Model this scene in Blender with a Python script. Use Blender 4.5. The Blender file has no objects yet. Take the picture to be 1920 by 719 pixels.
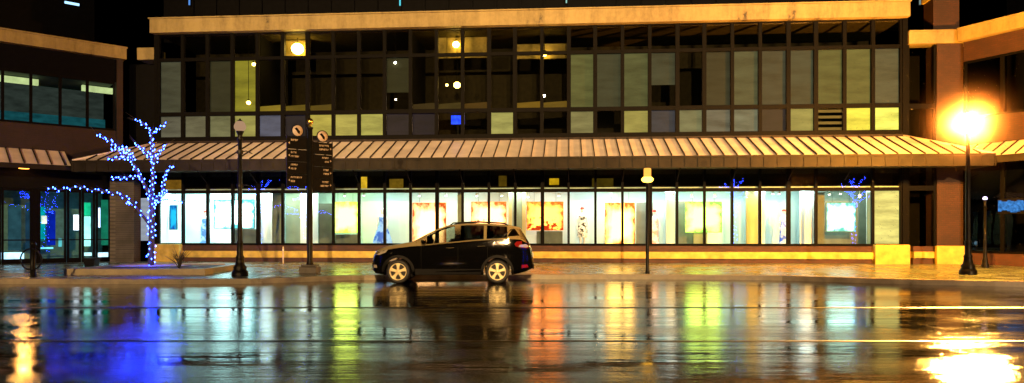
import bpy, bmesh, math, random
from mathutils import Matrix, Vector
random.seed(7)
sc = bpy.context.scene
COL = sc.collection
R = math.radians
# ------------------------------------------------------------------ camera model used to read sizes off the photograph
F, CX, HY, CH = 1360.0, 960.0, 435.0, 1.44
def P(px, py, Y):
    return Vector(((px-CX)/F*Y, Y, CH+(HY-py)/F*Y))
def groundY(py, z=0.15):
    return (CH-z)*F/(py-HY)
WORLD = {}
class Frame:
    def __init__(s, ox, oy, ang, oz=0.0):
        s.o = Vector((ox, oy, oz)); s.a = ang
        s.M = Matrix.Translation(s.o) @ Matrix.Rotation(ang, 4, 'Z')
        s.I = s.M.inverted()
    def hit(s, px, py, d=0.0):
        """local (u, z) where the sight line through px,py meets the plane local y = d"""
        c = s.I @ Vector((0, 0, CH)); q = s.I @ P(px, py, 1.0); v = q-c
        t = (d-c.y)/v.y
        h = c+v*t
        return h.x, h.z
    def u(s, px, d=0.0): return s.hit(px, HY, d)[0]
    def z(s, px, py, d=0.0): return s.hit(px, py, d)[1]
ID = Frame(0, 0, 0)
# ------------------------------------------------------------------ mesh builder
class MB:
    def __init__(s): s.v = []; s.f = []; s.sm = []
    def add(s, vs, fs, smooth=False):
        b = len(s.v); s.v += [tuple(p) for p in vs]
        for f in fs: s.f.append([b+i for i in f]); s.sm.append(smooth)
        return s
    def box(s, x0, x1, y0, y1, z0, z1):
        vs = [(x, y, z) for z in (z0, z1) for y in (y0, y1) for x in (x0, x1)]
        return s.add(vs, [(0,2,3,1), (4,5,7,6), (0,1,5,4), (1,3,7,5), (3,2,6,7), (2,0,4,6)])
    def quad(s, *pts): return s.add(pts, [tuple(range(len(pts)))])
    def tube(s, pts, rad, n=8, cap=True):
        pts = [Vector(p) for p in pts]
        if not isinstance(rad, (list, tuple)): rad = [rad]*len(pts)
        vs = []; fs = []
        up = Vector((0.31, 0.2, 0.93)).normalized()
        for i, p in enumerate(pts):
            t = (pts[min(i+1, len(pts)-1)]-pts[max(i-1, 0)]).normalized()
            a = t.cross(up)
            if a.length < 1e-3: a = t.cross(Vector((1, 0, 0)))
            a.normalize(); b = t.cross(a).normalized()
            for k in range(n):
                g = 2*math.pi*k/n
                vs.append(p+(a*math.cos(g)+b*math.sin(g))*rad[i])
        for i in range(len(pts)-1):
            for k in range(n):
                fs.append((i*n+k, i*n+(k+1) % n, (i+1)*n+(k+1) % n, (i+1)*n+k))
        s.add(vs, fs, True)
        if cap:
            b = len(s.v)-len(vs)
            s.f.append([b+k for k in range(n)]); s.sm.append(False)
            s.f.append([b+(len(pts)-1)*n+k for k in range(n-1, -1, -1)]); s.sm.append(False)
        return s
    def lathe(s, prof, c=(0, 0, 0), n=20, axis='z', sx=1.0, sy=1.0):
        vs = []; fs = []
        for r, h in prof:
            for k in range(n):
                g = 2*math.pi*k/n; a, b = r*math.cos(g)*sx, r*math.sin(g)*sy
                if axis == 'z': vs.append((c[0]+a, c[1]+b, c[2]+h))
                else: vs.append((c[0]+a, c[1]+h, c[2]+b))
        for i in range(len(prof)-1):
            for k in range(n):
                fs.append((i*n+k, i*n+(k+1) % n, (i+1)*n+(k+1) % n, (i+1)*n+k))
        return s.add(vs, fs, True)
    def prism(s, poly, y0, y1):
        n = len(poly)
        vs = [(x, y0, z) for x, z in poly]+[(x, y1, z) for x, z in poly]
        fs = [tuple(range(n)), tuple(range(2*n-1, n-1, -1))]+[(i, n+i, n+(i+1) % n, (i+1) % n) for i in range(n)]
        return s.add(vs, fs)
    def slab(s, poly, z0, z1):
        n = len(poly)
        vs = [(x, y, z0) for x, y in poly]+[(x, y, z1) for x, y in poly]
        fs = [tuple(range(n-1, -1, -1)), tuple(range(n, 2*n))]+[(i, (i+1) % n, n+(i+1) % n, n+i) for i in range(n)]
        return s.add(vs, fs)
    def ball(s, c, r, n=14, m=8, sx=1, sy=1, sz=1):
        prof = [(max(1e-4, r*math.sin(math.pi*i/m)), -r*math.cos(math.pi*i/m)*sz) for i in range(m+1)]
        return s.lathe(prof, c, n, 'z', sx, sy)
    def octa(s, c, r):
        x, y, z = c
        return s.add([(x+r,y,z),(x-r,y,z),(x,y+r,z),(x,y-r,z),(x,y,z+r*1.5),(x,y,z-r*1.5)],
                     [(0,2,4),(2,1,4),(1,3,4),(3,0,4),(2,0,5),(1,2,5),(3,1,5),(0,3,5)])
    def build(s, name, m, parent=None, frame=None, label=None, bevel=0.0):
        me = bpy.data.meshes.new(name)
        vs = s.v
        M = frame.M if frame else None
        pw = WORLD.get(parent.name) if parent else None
        if parent is not None and frame is not None: T = pw.inverted() @ M
        elif frame is not None: T = M
        else: T = None
        if T is not None: vs = [tuple(T @ Vector(p)) for p in vs]
        me.from_pydata(vs, [], s.f)
        me.polygons.foreach_set('use_smooth', s.sm)
        bm = bmesh.new(); bm.from_mesh(me)
        bmesh.ops.recalc_face_normals(bm, faces=bm.faces)
        bm.to_mesh(me); bm.free()
        me.materials.append(m)
        o = bpy.data.objects.new(name, me); COL.objects.link(o)
        if parent:
            o.parent = parent; WORLD[o.name] = pw if pw is not None else Matrix()
        else: WORLD[o.name] = Matrix()
        if label: o['label'] = label
        if bevel:
            b = o.modifiers.new('bevel', 'BEVEL'); b.width = bevel; b.segments = 2; b.limit_method = 'ANGLE'
        return o
def empty(name, label, cat, frame=None, loc=(0, 0, 0), rz=0.0, group=None):
    o = bpy.data.objects.new(name, None); COL.objects.link(o)
    M = frame.M if frame else Matrix.Translation(Vector(loc)) @ Matrix.Rotation(rz, 4, 'Z')
    o.matrix_world = M; WORLD[o.name] = M.copy()
    o.empty_display_size = 0.2
    return tag(o, label, cat, group)
def tag(o, label, cat, group=None):
    o['label'] = label; o['category'] = cat
    if group: o['group'] = group
    return o
def setting(o): o['kind'] = 'structure'; return o
# ------------------------------------------------------------------ materials
def lin(c):
    def f(x):
        x /= 255.0
        return x/12.92 if x <= 0.04045 else ((x+0.055)/1.055)**2.4
    return tuple(f(x) for x in c)
def newmat(name):
    m = bpy.data.materials.new(name); m.use_nodes = True
    nt = m.node_tree; nt.nodes.clear()
    out = nt.nodes.new('ShaderNodeOutputMaterial')
    return m, nt, out
def N(nt, t, **k):
    n = nt.nodes.new(t)
    for a, b in k.items(): setattr(n, a, b)
    return n
def noise(nt, scale, detail=4, vec=None, rough=0.55):
    n = N(nt, 'ShaderNodeTexNoise'); n.inputs['Scale'].default_value = scale; n.inputs['Detail'].default_value = detail
    n.inputs['Roughness'].default_value = rough
    if vec: nt.links.new(vec, n.inputs['Vector'])
    return n
def ramp(nt, fac, stops):
    r = N(nt, 'ShaderNodeValToRGB'); nt.links.new(fac, r.inputs[0])
    e = r.color_ramp.elements
    while len(e) < len(stops): e.new(0.5)
    for i, (p, c) in enumerate(stops):
        e[i].position = p; e[i].color = (c[0], c[1], c[2], 1) if isinstance(c, (tuple, list)) else (c, c, c, 1)
    return r
def pm(name, col, rough=0.55, metal=0.0, var=0.3, scale=5.0, bump=0.0, bscale=40.0, spec=0.5, coat=0.0, rvar=0.0):
    m, nt, out = newmat(name)
    b = N(nt, 'ShaderNodeBsdfPrincipled'); nt.links.new(b.outputs[0], out.inputs[0])
    tc = N(nt, 'ShaderNodeTexCoord')
    n = noise(nt, scale, 5, tc.outputs['Object'])
    lo = tuple(c*(1-var) for c in col); hi = tuple(min(1, c*(1+var)) for c in col)
    r = ramp(nt, n.outputs['Fac'], [(0.3, lo), (0.7, hi)])
    nt.links.new(r.outputs[0], b.inputs['Base Color'])
    b.inputs['Roughness'].default_value = rough; b.inputs['Metallic'].default_value = metal
    b.inputs['Specular IOR Level'].default_value = spec; b.inputs['Coat Weight'].default_value = coat
    if rvar:
        rr = ramp(nt, n.outputs['Fac'], [(0.3, max(0.02, rough-rvar)), (0.7, min(1, rough+rvar))])
        nt.links.new(rr.outputs[0], b.inputs['Roughness'])
    if bump:
        n2 = noise(nt, bscale, 4, tc.outputs['Object'])
        bp = N(nt, 'ShaderNodeBump'); bp.inputs['Strength'].default_value = bump; bp.inputs['Distance'].default_value = 0.02
        nt.links.new(n2.outputs['Fac'], bp.inputs['Height']); nt.links.new(bp.outputs[0], b.inputs['Normal'])
    return m
def em(name, col, strength, var=0.0, scale=3.0, stretch=(1, 1, 1), sampled=True):
    m, nt, out = newmat(name)
    e = N(nt, 'ShaderNodeEmission'); nt.links.new(e.outputs[0], out.inputs[0])
    e.inputs['Color'].default_value = (*col, 1); e.inputs['Strength'].default_value = strength
    if var:
        tc = N(nt, 'ShaderNodeTexCoord'); mp = N(nt, 'ShaderNodeMapping'); mp.inputs['Scale'].default_value = stretch
        nt.links.new(tc.outputs['Object'], mp.inputs['Vector'])
        n = noise(nt, scale, 4, mp.outputs[0])
        r = ramp(nt, n.outputs['Fac'], [(0.28, tuple(c*(1-var) for c in col)), (0.72, tuple(c*(1+var) for c in col))])
        nt.links.new(r.outputs[0], e.inputs['Color'])
    if not sampled: m.cycles.emission_sampling = 'NONE'
    return m
def brick(name, c1, c2, mortar, scale=1.0, rough=0.7, plane='xz'):
    m, nt, out = newmat(name)
    b = N(nt, 'ShaderNodeBsdfPrincipled'); nt.links.new(b.outputs[0], out.inputs[0])
    tc = N(nt, 'ShaderNodeTexCoord'); sp = N(nt, 'ShaderNodeSeparateXYZ'); cb = N(nt, 'ShaderNodeCombineXYZ')
    nt.links.new(tc.outputs['Object'], sp.inputs[0])
    ad = N(nt, 'ShaderNodeMath', operation='ADD'); nt.links.new(sp.outputs['X'], ad.inputs[0]); nt.links.new(sp.outputs['Y'], ad.inputs[1])
    nt.links.new(ad.outputs[0], cb.inputs['X']); nt.links.new(sp.outputs['Z'], cb.inputs['Y'])
    bt = N(nt, 'ShaderNodeTexBrick'); nt.links.new(cb.outputs[0], bt.inputs['Vector'])
    bt.inputs['Color1'].default_value = (*c1, 1); bt.inputs['Color2'].default_value = (*c2, 1); bt.inputs['Mortar'].default_value = (*mortar, 1)
    bt.inputs['Scale'].default_value = scale; bt.inputs['Brick Width'].default_value = 0.24; bt.inputs['Row Height'].default_value = 0.08
    bt.inputs['Mortar Size'].default_value = 0.008
    n = noise(nt, 1.3, 5, tc.outputs['Object']); r = ramp(nt, n.outputs['Fac'], [(0.3, 0.45), (0.7, 1.0)])
    mx = N(nt, 'ShaderNodeMix', data_type='RGBA', blend_type='MULTIPLY'); mx.inputs[0].default_value = 1
    nt.links.new(bt.outputs['Color'], mx.inputs[6]); nt.links.new(r.outputs[0], mx.inputs[7])
    nt.links.new(mx.outputs[2], b.inputs['Base Color'])
    bp = N(nt, 'ShaderNodeBump'); bp.inputs['Strength'].default_value = 0.4; bp.inputs['Distance'].default_value = 0.01; bp.invert = True
    nt.links.new(bt.outputs['Fac'], bp.inputs['Height']); nt.links.new(bp.outputs[0], b.inputs['Normal'])
    b.inputs['Roughness'].default_value = rough
    return m
def glass(name, tint=(0.9, 0.95, 0.92), refl=0.06, wav=0.02):
    m, nt, out = newmat(name)
    t = N(nt, 'ShaderNodeBsdfTransparent'); t.inputs[0].default_value = (*tint, 1)
    g = N(nt, 'ShaderNodeBsdfGlossy'); g.inputs['Roughness'].default_value = 0.015; g.inputs[0].default_value = (0.95, 0.97, 1, 1)
    tc = N(nt, 'ShaderNodeTexCoord'); n = noise(nt, 0.9, 2, tc.outputs['Object'])
    bp = N(nt, 'ShaderNodeBump'); bp.inputs['Strength'].default_value = wav; bp.inputs['Distance'].default_value = 0.05
    nt.links.new(n.outputs['Fac'], bp.inputs['Height']); nt.links.new(bp.outputs[0], g.inputs['Normal'])
    lw = N(nt, 'ShaderNodeLayerWeight'); lw.inputs[0].default_value = 0.25
    ma = N(nt, 'ShaderNodeMath', operation='MULTIPLY_ADD'); nt.links.new(lw.outputs['Fresnel'], ma.inputs[0])
    ma.inputs[1].default_value = 0.6; ma.inputs[2].default_value = refl
    mx = N(nt, 'ShaderNodeMixShader'); nt.links.new(ma.outputs[0], mx.inputs[0]); nt.links.new(t.outputs[0], mx.inputs[1]); nt.links.new(g.outputs[0], mx.inputs[2])
    nt.links.new(mx.outputs[0], out.inputs[0])
    return m
def poster_mat(name, centre, edge, s_c, s_e, blotch=None):
    """a picture with its burnt out spotlight glare put into emission: bright blotched middle, coloured margins"""
    m, nt, out = newmat(name)
    e = N(nt, 'ShaderNodeEmission'); nt.links.new(e.outputs[0], out.inputs[0]); e.inputs['Strength'].default_value = 1
    tc = N(nt, 'ShaderNodeTexCoord'); sp = N(nt, 'ShaderNodeSeparateXYZ'); nt.links.new(tc.outputs['Generated'], sp.inputs[0])
    def tent(o):
        a = N(nt, 'ShaderNodeMath', operation='SUBTRACT'); nt.links.new(o, a.inputs[0]); a.inputs[1].default_value = 0.5
        b = N(nt, 'ShaderNodeMath', operation='ABSOLUTE'); nt.links.new(a.outputs[0], b.inputs[0]); return b
    a, b = tent(sp.outputs['X']), tent(sp.outputs['Z'])
    mxm = N(nt, 'ShaderNodeMath', operation='MAXIMUM'); nt.links.new(a.outputs[0], mxm.inputs[0]); nt.links.new(b.outputs[0], mxm.inputs[1])
    n = noise(nt, 3.0, 5, tc.outputs['Generated'], 0.62)
    ad = N(nt, 'ShaderNodeMath', operation='MULTIPLY_ADD'); nt.links.new(n.outputs['Fac'], ad.inputs[0]); ad.inputs[1].default_value = 0.62
    nt.links.new(mxm.outputs[0], ad.inputs[2])
    C = tuple(c*s_c for c in centre); E = tuple(c*s_e for c in edge)  # glare of the spotlights is painted into these emission colours
    top = max(C+E); C = tuple(c/top for c in C); E = tuple(c/top for c in E); e.inputs['Strength'].default_value = top
    r = ramp(nt, ad.outputs[0], [(0.60, C), (0.72, tuple((c+d)/2 for c, d in zip(C, E))), (0.82, E)])
    last = r.outputs[0]
    if blotch:
        n2 = noise(nt, 6, 3, tc.outputs['Generated'], 0.6)
        md = N(nt, 'ShaderNodeMath', operation='MULTIPLY'); nt.links.new(n2.outputs['Fac'], md.inputs[0])
        rz = ramp(nt, sp.outputs['Z'], [(0.05, 1.15), (0.75, 0.6)]); nt.links.new(rz.outputs[0], md.inputs[1])
        rr = ramp(nt, md.outputs[0], [(0.52, 0.0), (0.56, 1.0)])
        mx = N(nt, 'ShaderNodeMix', data_type='RGBA'); nt.links.new(rr.outputs[0], mx.inputs[0]); nt.links.new(last, mx.inputs[6])
        mx.inputs[7].default_value = (*[c/top for c in blotch], 1); last = mx.outputs[2]
    nt.links.new(last, e.inputs['Color'])
    return m
M_ = {}
M_['frame'] = pm('dark_bronze_frame', (0.0028, 0.0026, 0.0022), 0.6, 0.0, 0.2, spec=.06)
M_['black'] = pm('matt_black', (0.003, 0.003, 0.003), 0.7, spec=.1)
M_['blackmetal'] = pm('black_painted_iron', (0.005, 0.005, 0.005), 0.35, 0.0, 0.3, 9, 0.15, 60, spec=.12)
M_['stone'] = pm('cast_stone', (0.56, 0.42, 0.08), 0.7, 0, 0.3, 3, 0.3, 30)
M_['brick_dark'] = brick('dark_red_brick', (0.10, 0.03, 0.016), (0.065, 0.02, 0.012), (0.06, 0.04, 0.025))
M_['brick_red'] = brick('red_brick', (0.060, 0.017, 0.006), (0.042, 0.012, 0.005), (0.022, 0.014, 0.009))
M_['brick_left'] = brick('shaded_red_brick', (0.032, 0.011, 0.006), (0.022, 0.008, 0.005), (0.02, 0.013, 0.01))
M_['brick_grey'] = brick('grey_glazed_brick', (0.10, 0.095, 0.08), (0.07, 0.07, 0.06), (0.16, 0.15, 0.12))
M_['awning'] = pm('standing_seam_metal', (0.86, 0.73, 0.66), 0.42, 0.0, 0.18, 1.2, 0.1, 8, rvar=0.1)
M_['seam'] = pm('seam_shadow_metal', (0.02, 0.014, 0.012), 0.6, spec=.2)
M_['fascia'] = pm('awning_fascia_metal', (0.020, 0.0165, 0.011), 0.6, 0, 0.35, 2.5, 0.1, 8, spec=.12)
M_['soffit'] = pm('pale_soffit', (0.12, 0.12, 0.10), 0.8)
M_['wall_in'] = pm('shop_wall_paint', (0.37, 0.50, 0.50), 0.8, 0, 0.06, 1.0)
M_['wall_w'] = pm('white_panel_paint', (0.70, 0.80, 0.80), 0.7, 0, 0.04, 1.0)
M_['panel_g'] = pm('grey_green_panel', (0.20, 0.24, 0.17), 0.8, 0, 0.15, 2.0)
M_['panel_d'] = pm('dark_grey_panel', (0.10, 0.12, 0.10), 0.8, 0, 0.2, 2.0)
M_['panel_y'] = pm('cream_column_paint', (0.48, 0.44, 0.20), 0.7, 0, 0.08, 2.0)
M_['floor_in'] = pm('shop_floor', (0.3, 0.3, 0.28), 0.5)
M_['glass'] = glass('window_glass', refl=0.05)
M_['glass_up'] = glass('upper_window_glass', (0.82, 0.86, 0.8), 0.07, 0.05)
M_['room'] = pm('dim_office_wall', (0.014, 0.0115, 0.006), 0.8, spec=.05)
M_['office_ceil'] = pm('office_ceiling_tiles', (.045, .036, .015), .8, spec=.05)
M_['added_glare_plate'] = pm('glare_plate_paint', (.16, .125, .04), .8, 0, .5, 2.2, spec=.05)
M_['roofdark'] = pm('unlit_upper_wall', (0.0025, 0.0025, 0.003), 0.6, spec=.05)
M_['gold'] = pm('gilded_finial', (0.9, 0.55, 0.12), 0.25, 1.0)
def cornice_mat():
    m, nt, out = newmat('shade_mottled_cornice')
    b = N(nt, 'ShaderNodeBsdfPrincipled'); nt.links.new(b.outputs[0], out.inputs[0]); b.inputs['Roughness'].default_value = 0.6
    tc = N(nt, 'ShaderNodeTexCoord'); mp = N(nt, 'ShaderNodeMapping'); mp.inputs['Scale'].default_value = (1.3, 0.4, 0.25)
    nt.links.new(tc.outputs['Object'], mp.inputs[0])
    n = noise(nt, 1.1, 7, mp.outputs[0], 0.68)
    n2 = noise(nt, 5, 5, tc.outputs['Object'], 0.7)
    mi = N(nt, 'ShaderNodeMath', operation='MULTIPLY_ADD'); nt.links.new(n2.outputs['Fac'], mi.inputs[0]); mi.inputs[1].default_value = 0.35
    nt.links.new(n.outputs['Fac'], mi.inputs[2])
    r = ramp(nt, mi.outputs[0], [(0.50, (0.04, 0.028, 0.014)), (0.57, (0.21, 0.16, 0.055)), (0.80, (0.34, 0.265, 0.10))])  # mottled tree shade painted into the colour as dark vertical patches
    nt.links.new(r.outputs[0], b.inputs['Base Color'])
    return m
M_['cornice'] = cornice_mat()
def road_mat():
    m, nt, out = newmat('wet_asphalt')
    b = N(nt, 'ShaderNodeBsdfPrincipled'); nt.links.new(b.outputs[0], out.inputs[0])
    tc = N(nt, 'ShaderNodeTexCoord')
    mp = N(nt, 'ShaderNodeMapping'); mp.inputs['Scale'].default_value = (0.4, 1.0, 1.0); nt.links.new(tc.outputs['Object'], mp.inputs[0])
    big = noise(nt, 0.55, 7, mp.outputs[0], 0.66)
    fine = noise(nt, 42, 3, tc.outputs['Object'], 0.7)
    mid = noise(nt, 2.6, 5, mp.outputs[0], 0.6)
    # cracks: warped cell borders, kept only where the coarse noise allows
    wv = N(nt, 'ShaderNodeVectorMath', operation='MULTIPLY_ADD'); nt.links.new(mid.outputs['Color'], wv.inputs[0]); wv.inputs[1].default_value = (.9, .9, 0); nt.links.new(tc.outputs['Object'], wv.inputs[2])
    vo = N(nt, 'ShaderNodeTexVoronoi', feature='DISTANCE_TO_EDGE'); vo.inputs['Scale'].default_value = .28; nt.links.new(wv.outputs[0], vo.inputs['Vector'])
    ck = ramp(nt, vo.outputs['Distance'], [(0.0, 1.0), (0.005, 0.0)])
    film = ramp(nt, big.outputs['Fac'], [(0.40, 0.0), (0.60, 1.0)])          # 0 standing water, 1 drained asphalt
    rr = ramp(nt, film.outputs[0], [(0.0, 0.035), (1.0, 0.085)])
    mxr = N(nt, 'ShaderNodeMath', operation='MAXIMUM'); nt.links.new(rr.outputs[0], mxr.inputs[0])
    ckr = N(nt, 'ShaderNodeMath', operation='MULTIPLY'); nt.links.new(ck.outputs[0], ckr.inputs[0]); ckr.inputs[1].default_value = .10; nt.links.new(ckr.outputs[0], mxr.inputs[1])
    nt.links.new(mxr.outputs[0], b.inputs['Roughness'])
    rc = ramp(nt, mid.outputs['Fac'], [(0.3, (0.002, 0.002, 0.002)), (0.7, (0.006, 0.006, 0.006))])
    nt.links.new(rc.outputs[0], b.inputs['Base Color'])
    b.inputs['IOR'].default_value = 1.36
    dr = ramp(nt, film.outputs[0], [(0.0, 0.62), (1.0, 0.42)]); nt.links.new(dr.outputs[0], b.inputs['Specular IOR Level'])
    st = ramp(nt, film.outputs[0], [(0.0, 0.04), (1.0, 0.34)])
    bp = N(nt, 'ShaderNodeBump'); bp.inputs['Distance'].default_value = 0.006
    nt.links.new(st.outputs[0], bp.inputs['Strength']); nt.links.new(fine.outputs['Fac'], bp.inputs['Height'])
    bp2 = N(nt, 'ShaderNodeBump'); bp2.inputs['Strength'].default_value = 0.10; bp2.inputs['Distance'].default_value = 0.05
    nt.links.new(mid.outputs['Fac'], bp2.inputs['Height']); nt.links.new(bp.outputs[0], bp2.inputs['Normal'])
    mq = N(nt, 'ShaderNodeMapping'); mq.inputs['Scale'].default_value = (.10, 1.5, 1); nt.links.new(tc.outputs['Object'], mq.inputs[0])
    lo = noise(nt, 1.3, 4, mq.outputs[0], .6)
    bq = N(nt, 'ShaderNodeBump'); bq.inputs['Strength'].default_value = .22; bq.inputs['Distance'].default_value = .04
    nt.links.new(lo.outputs['Fac'], bq.inputs['Height']); nt.links.new(bp2.outputs[0], bq.inputs['Normal']); bp2 = bq
    bp3 = N(nt, 'ShaderNodeBump'); bp3.inputs['Strength'].default_value = 0.05; bp3.inputs['Distance'].default_value = 0.01; bp3.invert = True
    nt.links.new(ck.outputs[0], bp3.inputs['Height']); nt.links.new(bp2.outputs[0], bp3.inputs['Normal'])
    nt.links.new(bp3.outputs[0], b.inputs['Normal'])
    return m
M_['road'] = road_mat()
def walk_mat():
    m, nt, out = newmat('wet_concrete_pavement')
    b = N(nt, 'ShaderNodeBsdfPrincipled'); nt.links.new(b.outputs[0], out.inputs[0])
    tc = N(nt, 'ShaderNodeTexCoord')
    br = N(nt, 'ShaderNodeTexBrick'); nt.links.new(tc.outputs['Object'], br.inputs['Vector']); br.offset = 0.0
    br.inputs['Scale'].default_value = 1; br.inputs['Brick Width'].default_value = 1.5; br.inputs['Row Height'].default_value = 1.5
    br.inputs['Mortar Size'].default_value = 0.012
    br.inputs['Color1'].default_value = (0.19, 0.235, 0.155, 1); br.inputs['Color2'].default_value = (0.145, 0.18, 0.12, 1); br.inputs['Mortar'].default_value = (0.05, 0.045, 0.04, 1)
    n = noise(nt, 0.7, 6, tc.outputs['Object'], 0.65)
    r = ramp(nt, n.outputs['Fac'], [(0.3, 0.35), (0.7, 1.0)])
    mx = N(nt, 'ShaderNodeMix', data_type='RGBA', blend_type='MULTIPLY'); mx.inputs[0].default_value = 1
    nt.links.new(br.outputs['Color'], mx.inputs[6]); nt.links.new(r.outputs[0], mx.inputs[7]); nt.links.new(mx.outputs[2], b.inputs['Base Color'])
    rr = ramp(nt, n.outputs['Fac'], [(0.35, 0.12), (0.65, 0.4)]); nt.links.new(rr.outputs[0], b.inputs['Roughness'])
    f = noise(nt, 30, 4, tc.outputs['Object']); bp = N(nt, 'ShaderNodeBump'); bp.inputs['Strength'].default_value = 0.2; bp.inputs['Distance'].default_value = 0.01
    nt.links.new(f.outputs['Fac'], bp.inputs['Height']); nt.links.new(bp.outputs[0], b.inputs['Normal'])
    return m
M_['walk'] = walk_mat()
M_['kerb'] = pm('granite_kerb', (0.26, 0.22, 0.14), 0.4, 0, 0.35, 2.5, 0.3, 40, rvar=0.15)
M_['soil'] = pm('wet_planting_soil', (0.10, 0.09, 0.06), 0.6, 0, 0.6, 3, 0.8, 25)
M_['pale_patch'] = pm('pale_patch_ground', (0.72, 0.74, 0.72), 0.5, 0, 0.15, 4, 0.5, 20)
M_['bark'] = pm('grey_bark', (0.045, 0.04, 0.038), 0.7, 0, 0.4, 8, 0.6, 40)
M_['bulb_blue'] = em('blue_led', (0.013, 0.044, 1.0), 115)
M_['wire'] = pm('dark_wire', (0.01, 0.012, 0.02), 0.6)
# ------------------------------------------------------------------ ground, road, pavement
def kp(px, Y): return ((px-CX)/F*Y, Y)
kerb_line = [(-40, 20.0)]+[kp(0, 20.0), kp(300, 19.95), kp(440, 19.95), kp(520, 20.35), kp(610, 21.2), kp(690, 21.85), kp(800, 22.0), kp(1150, 22.0), kp(1430, 21.7), kp(1530, 21.0), kp(1640, 20.2), kp(1780, 19.5), kp(1920, 18.9), (40, 12.0)]
def smooth_line(pts, it=2):
    for _ in range(it):
        q = [pts[0]]
        for a, b in zip(pts[:-1], pts[1:]):
            q.append((a[0]*.75+b[0]*.25, a[1]*.75+b[1]*.25)); q.append((a[0]*.25+b[0]*.75, a[1]*.25+b[1]*.75))
        q.append(pts[-1]); pts = q
    return pts
KL = smooth_line(kerb_line)
def offset(pts, d):
    o = []
    for i, p in enumerate(pts):
        a = Vector(pts[max(0, i-1)]); b = Vector(pts[min(len(pts)-1, i+1)]); t = (b-a).normalized()
        o.append((p[0]-t.y*d, p[1]+t.x*d))
    return o
KI = offset(KL, 0.18)
setting(MB().quad((-900, -300, -0.03), (900, -300, -0.03), (900, 900, -0.03), (-900, 900, -0.03)).build('ground', M_['road']))
setting(MB().quad((-60, -60, 0), (60, -60, 0), (60, 26, 0), (-60, 26, 0)).build('road', M_['road']))
kb = MB()
for i in range(len(KL)-1):
    a, b, c, d = KL[i], KL[i+1], KI[i+1], KI[i]
    kb.add([(a[0], a[1], -.02), (b[0], b[1], -.02), (b[0], b[1]+.008, .14), (a[0], a[1]+.008, .14), (d[0], d[1], .152), (c[0], c[1], .152)], [(0,1,2,3), (3,2,5,4)], False)
setting(kb.build('kerb', M_['kerb']))
pv = MB()
for i in range(len(KI)-1):
    a, b = KI[i], KI[i+1]
    pv.quad((a[0], a[1], .15), (b[0], b[1], .15), (b[0], 60, .15), (a[0], 60, .15))
setting(pv.build('pavement', M_['walk']))
# worn lane lines
def paint_mat(al):
    m, nt, out = newmat('worn_road_paint')
    b = N(nt, 'ShaderNodeBsdfPrincipled'); tr = N(nt, 'ShaderNodeBsdfTransparent'); mx = N(nt, 'ShaderNodeMixShader')
    tc = N(nt, 'ShaderNodeTexCoord'); mp = N(nt, 'ShaderNodeMapping'); mp.inputs['Scale'].default_value = (0.5, 3, 1); nt.links.new(tc.outputs['Object'], mp.inputs[0])
    n = noise(nt, 4, 6, mp.outputs[0], 0.75); r = ramp(nt, n.outputs['Fac'], [(0.38, 0.0), (0.5, 0.9)])
    b.inputs['Base Color'].default_value = (al, al*.92, al*.75, 1); b.inputs['Roughness'].default_value = 0.5; b.inputs['Specular IOR Level'].default_value = 0.06
    nt.links.new(r.outputs[0], mx.inputs[0]); nt.links.new(tr.outputs[0], mx.inputs[1]); nt.links.new(b.outputs[0], mx.inputs[2]); nt.links.new(mx.outputs[0], out.inputs[0])
    return m
for Yl, w in ((13.75, 0.20), (9.55, 0.11)):
    g = MB()
    for i in range(40):
        x0, x1 = -20+i, -19+i
        g.quad((x0, Yl-w/2, .004), (x1, Yl-w/2, .004), (x1, Yl+w/2, .004), (x0, Yl+w/2, .004))
    setting(g.build('lane_marking', paint_mat(.012 if Yl > 10 else .035)))
# ------------------------------------------------------------------ main building
FA = Frame(-15.45, 31.7, math.atan2(-2.4, 31.18))
W = 31.27; NB = 28; BW = W/NB
main = empty('retail_building', 'long glass fronted shop building with lit display windows behind the parked car', 'building', FA)
def mpart(mb, name, mat, **k): return mb.build(name, mat, main, FA, **k)
# cornice: block with a drip lip, returns at both ends
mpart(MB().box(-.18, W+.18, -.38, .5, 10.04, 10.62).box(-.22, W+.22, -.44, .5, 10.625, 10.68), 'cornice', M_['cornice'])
mpart(MB().box(-.1, W+.1, -.1, .5, 5.30, 5.50), 'spandrel', M_['frame'])
mpart(MB().box(0, W, 0, .3, 4.08, 5.295), 'wall', M_['black'])
# set-back storey above, unlit
s = MB().box(-1.5, W+1.5, 3.0, 3.5, 10.5, 20)
for i in range(0, 29): s.box(i*BW*1.0-.04, i*BW+.04, 2.9, 2.99, 10.5, 20)
mpart(s, 'upper_storey', M_['roofdark'])
mpart(MB().box(-.1, W+.1, .35, 3.2, 10.05, 10.4), 'roof', M_['black'])
# base courses
ub = FA.u(1635)
mpart(MB().box(1.12, ub, -.05, .3, .10, .33).box(1.12, ub, -.05, .3, .615, .86), 'brick_course', M_['brick_dark'])
mpart(MB().box(1.12, ub, -.12, .3, .335, .61), 'stone_band', M_['stone'])
mpart(MB().box(1.12, ub, -.09, .25, .863, .905), 'window_sill', M_['frame'])
mpart(MB().box(-.05, 1.117, -.32, .3, .10, .90), 'stone_base', M_['stone'], bevel=.02)
mpart(MB().box(ub+.003, FA.u(1700), -.32, .3, .10, .92), 'stone_base', M_['stone'], bevel=.02)
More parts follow.
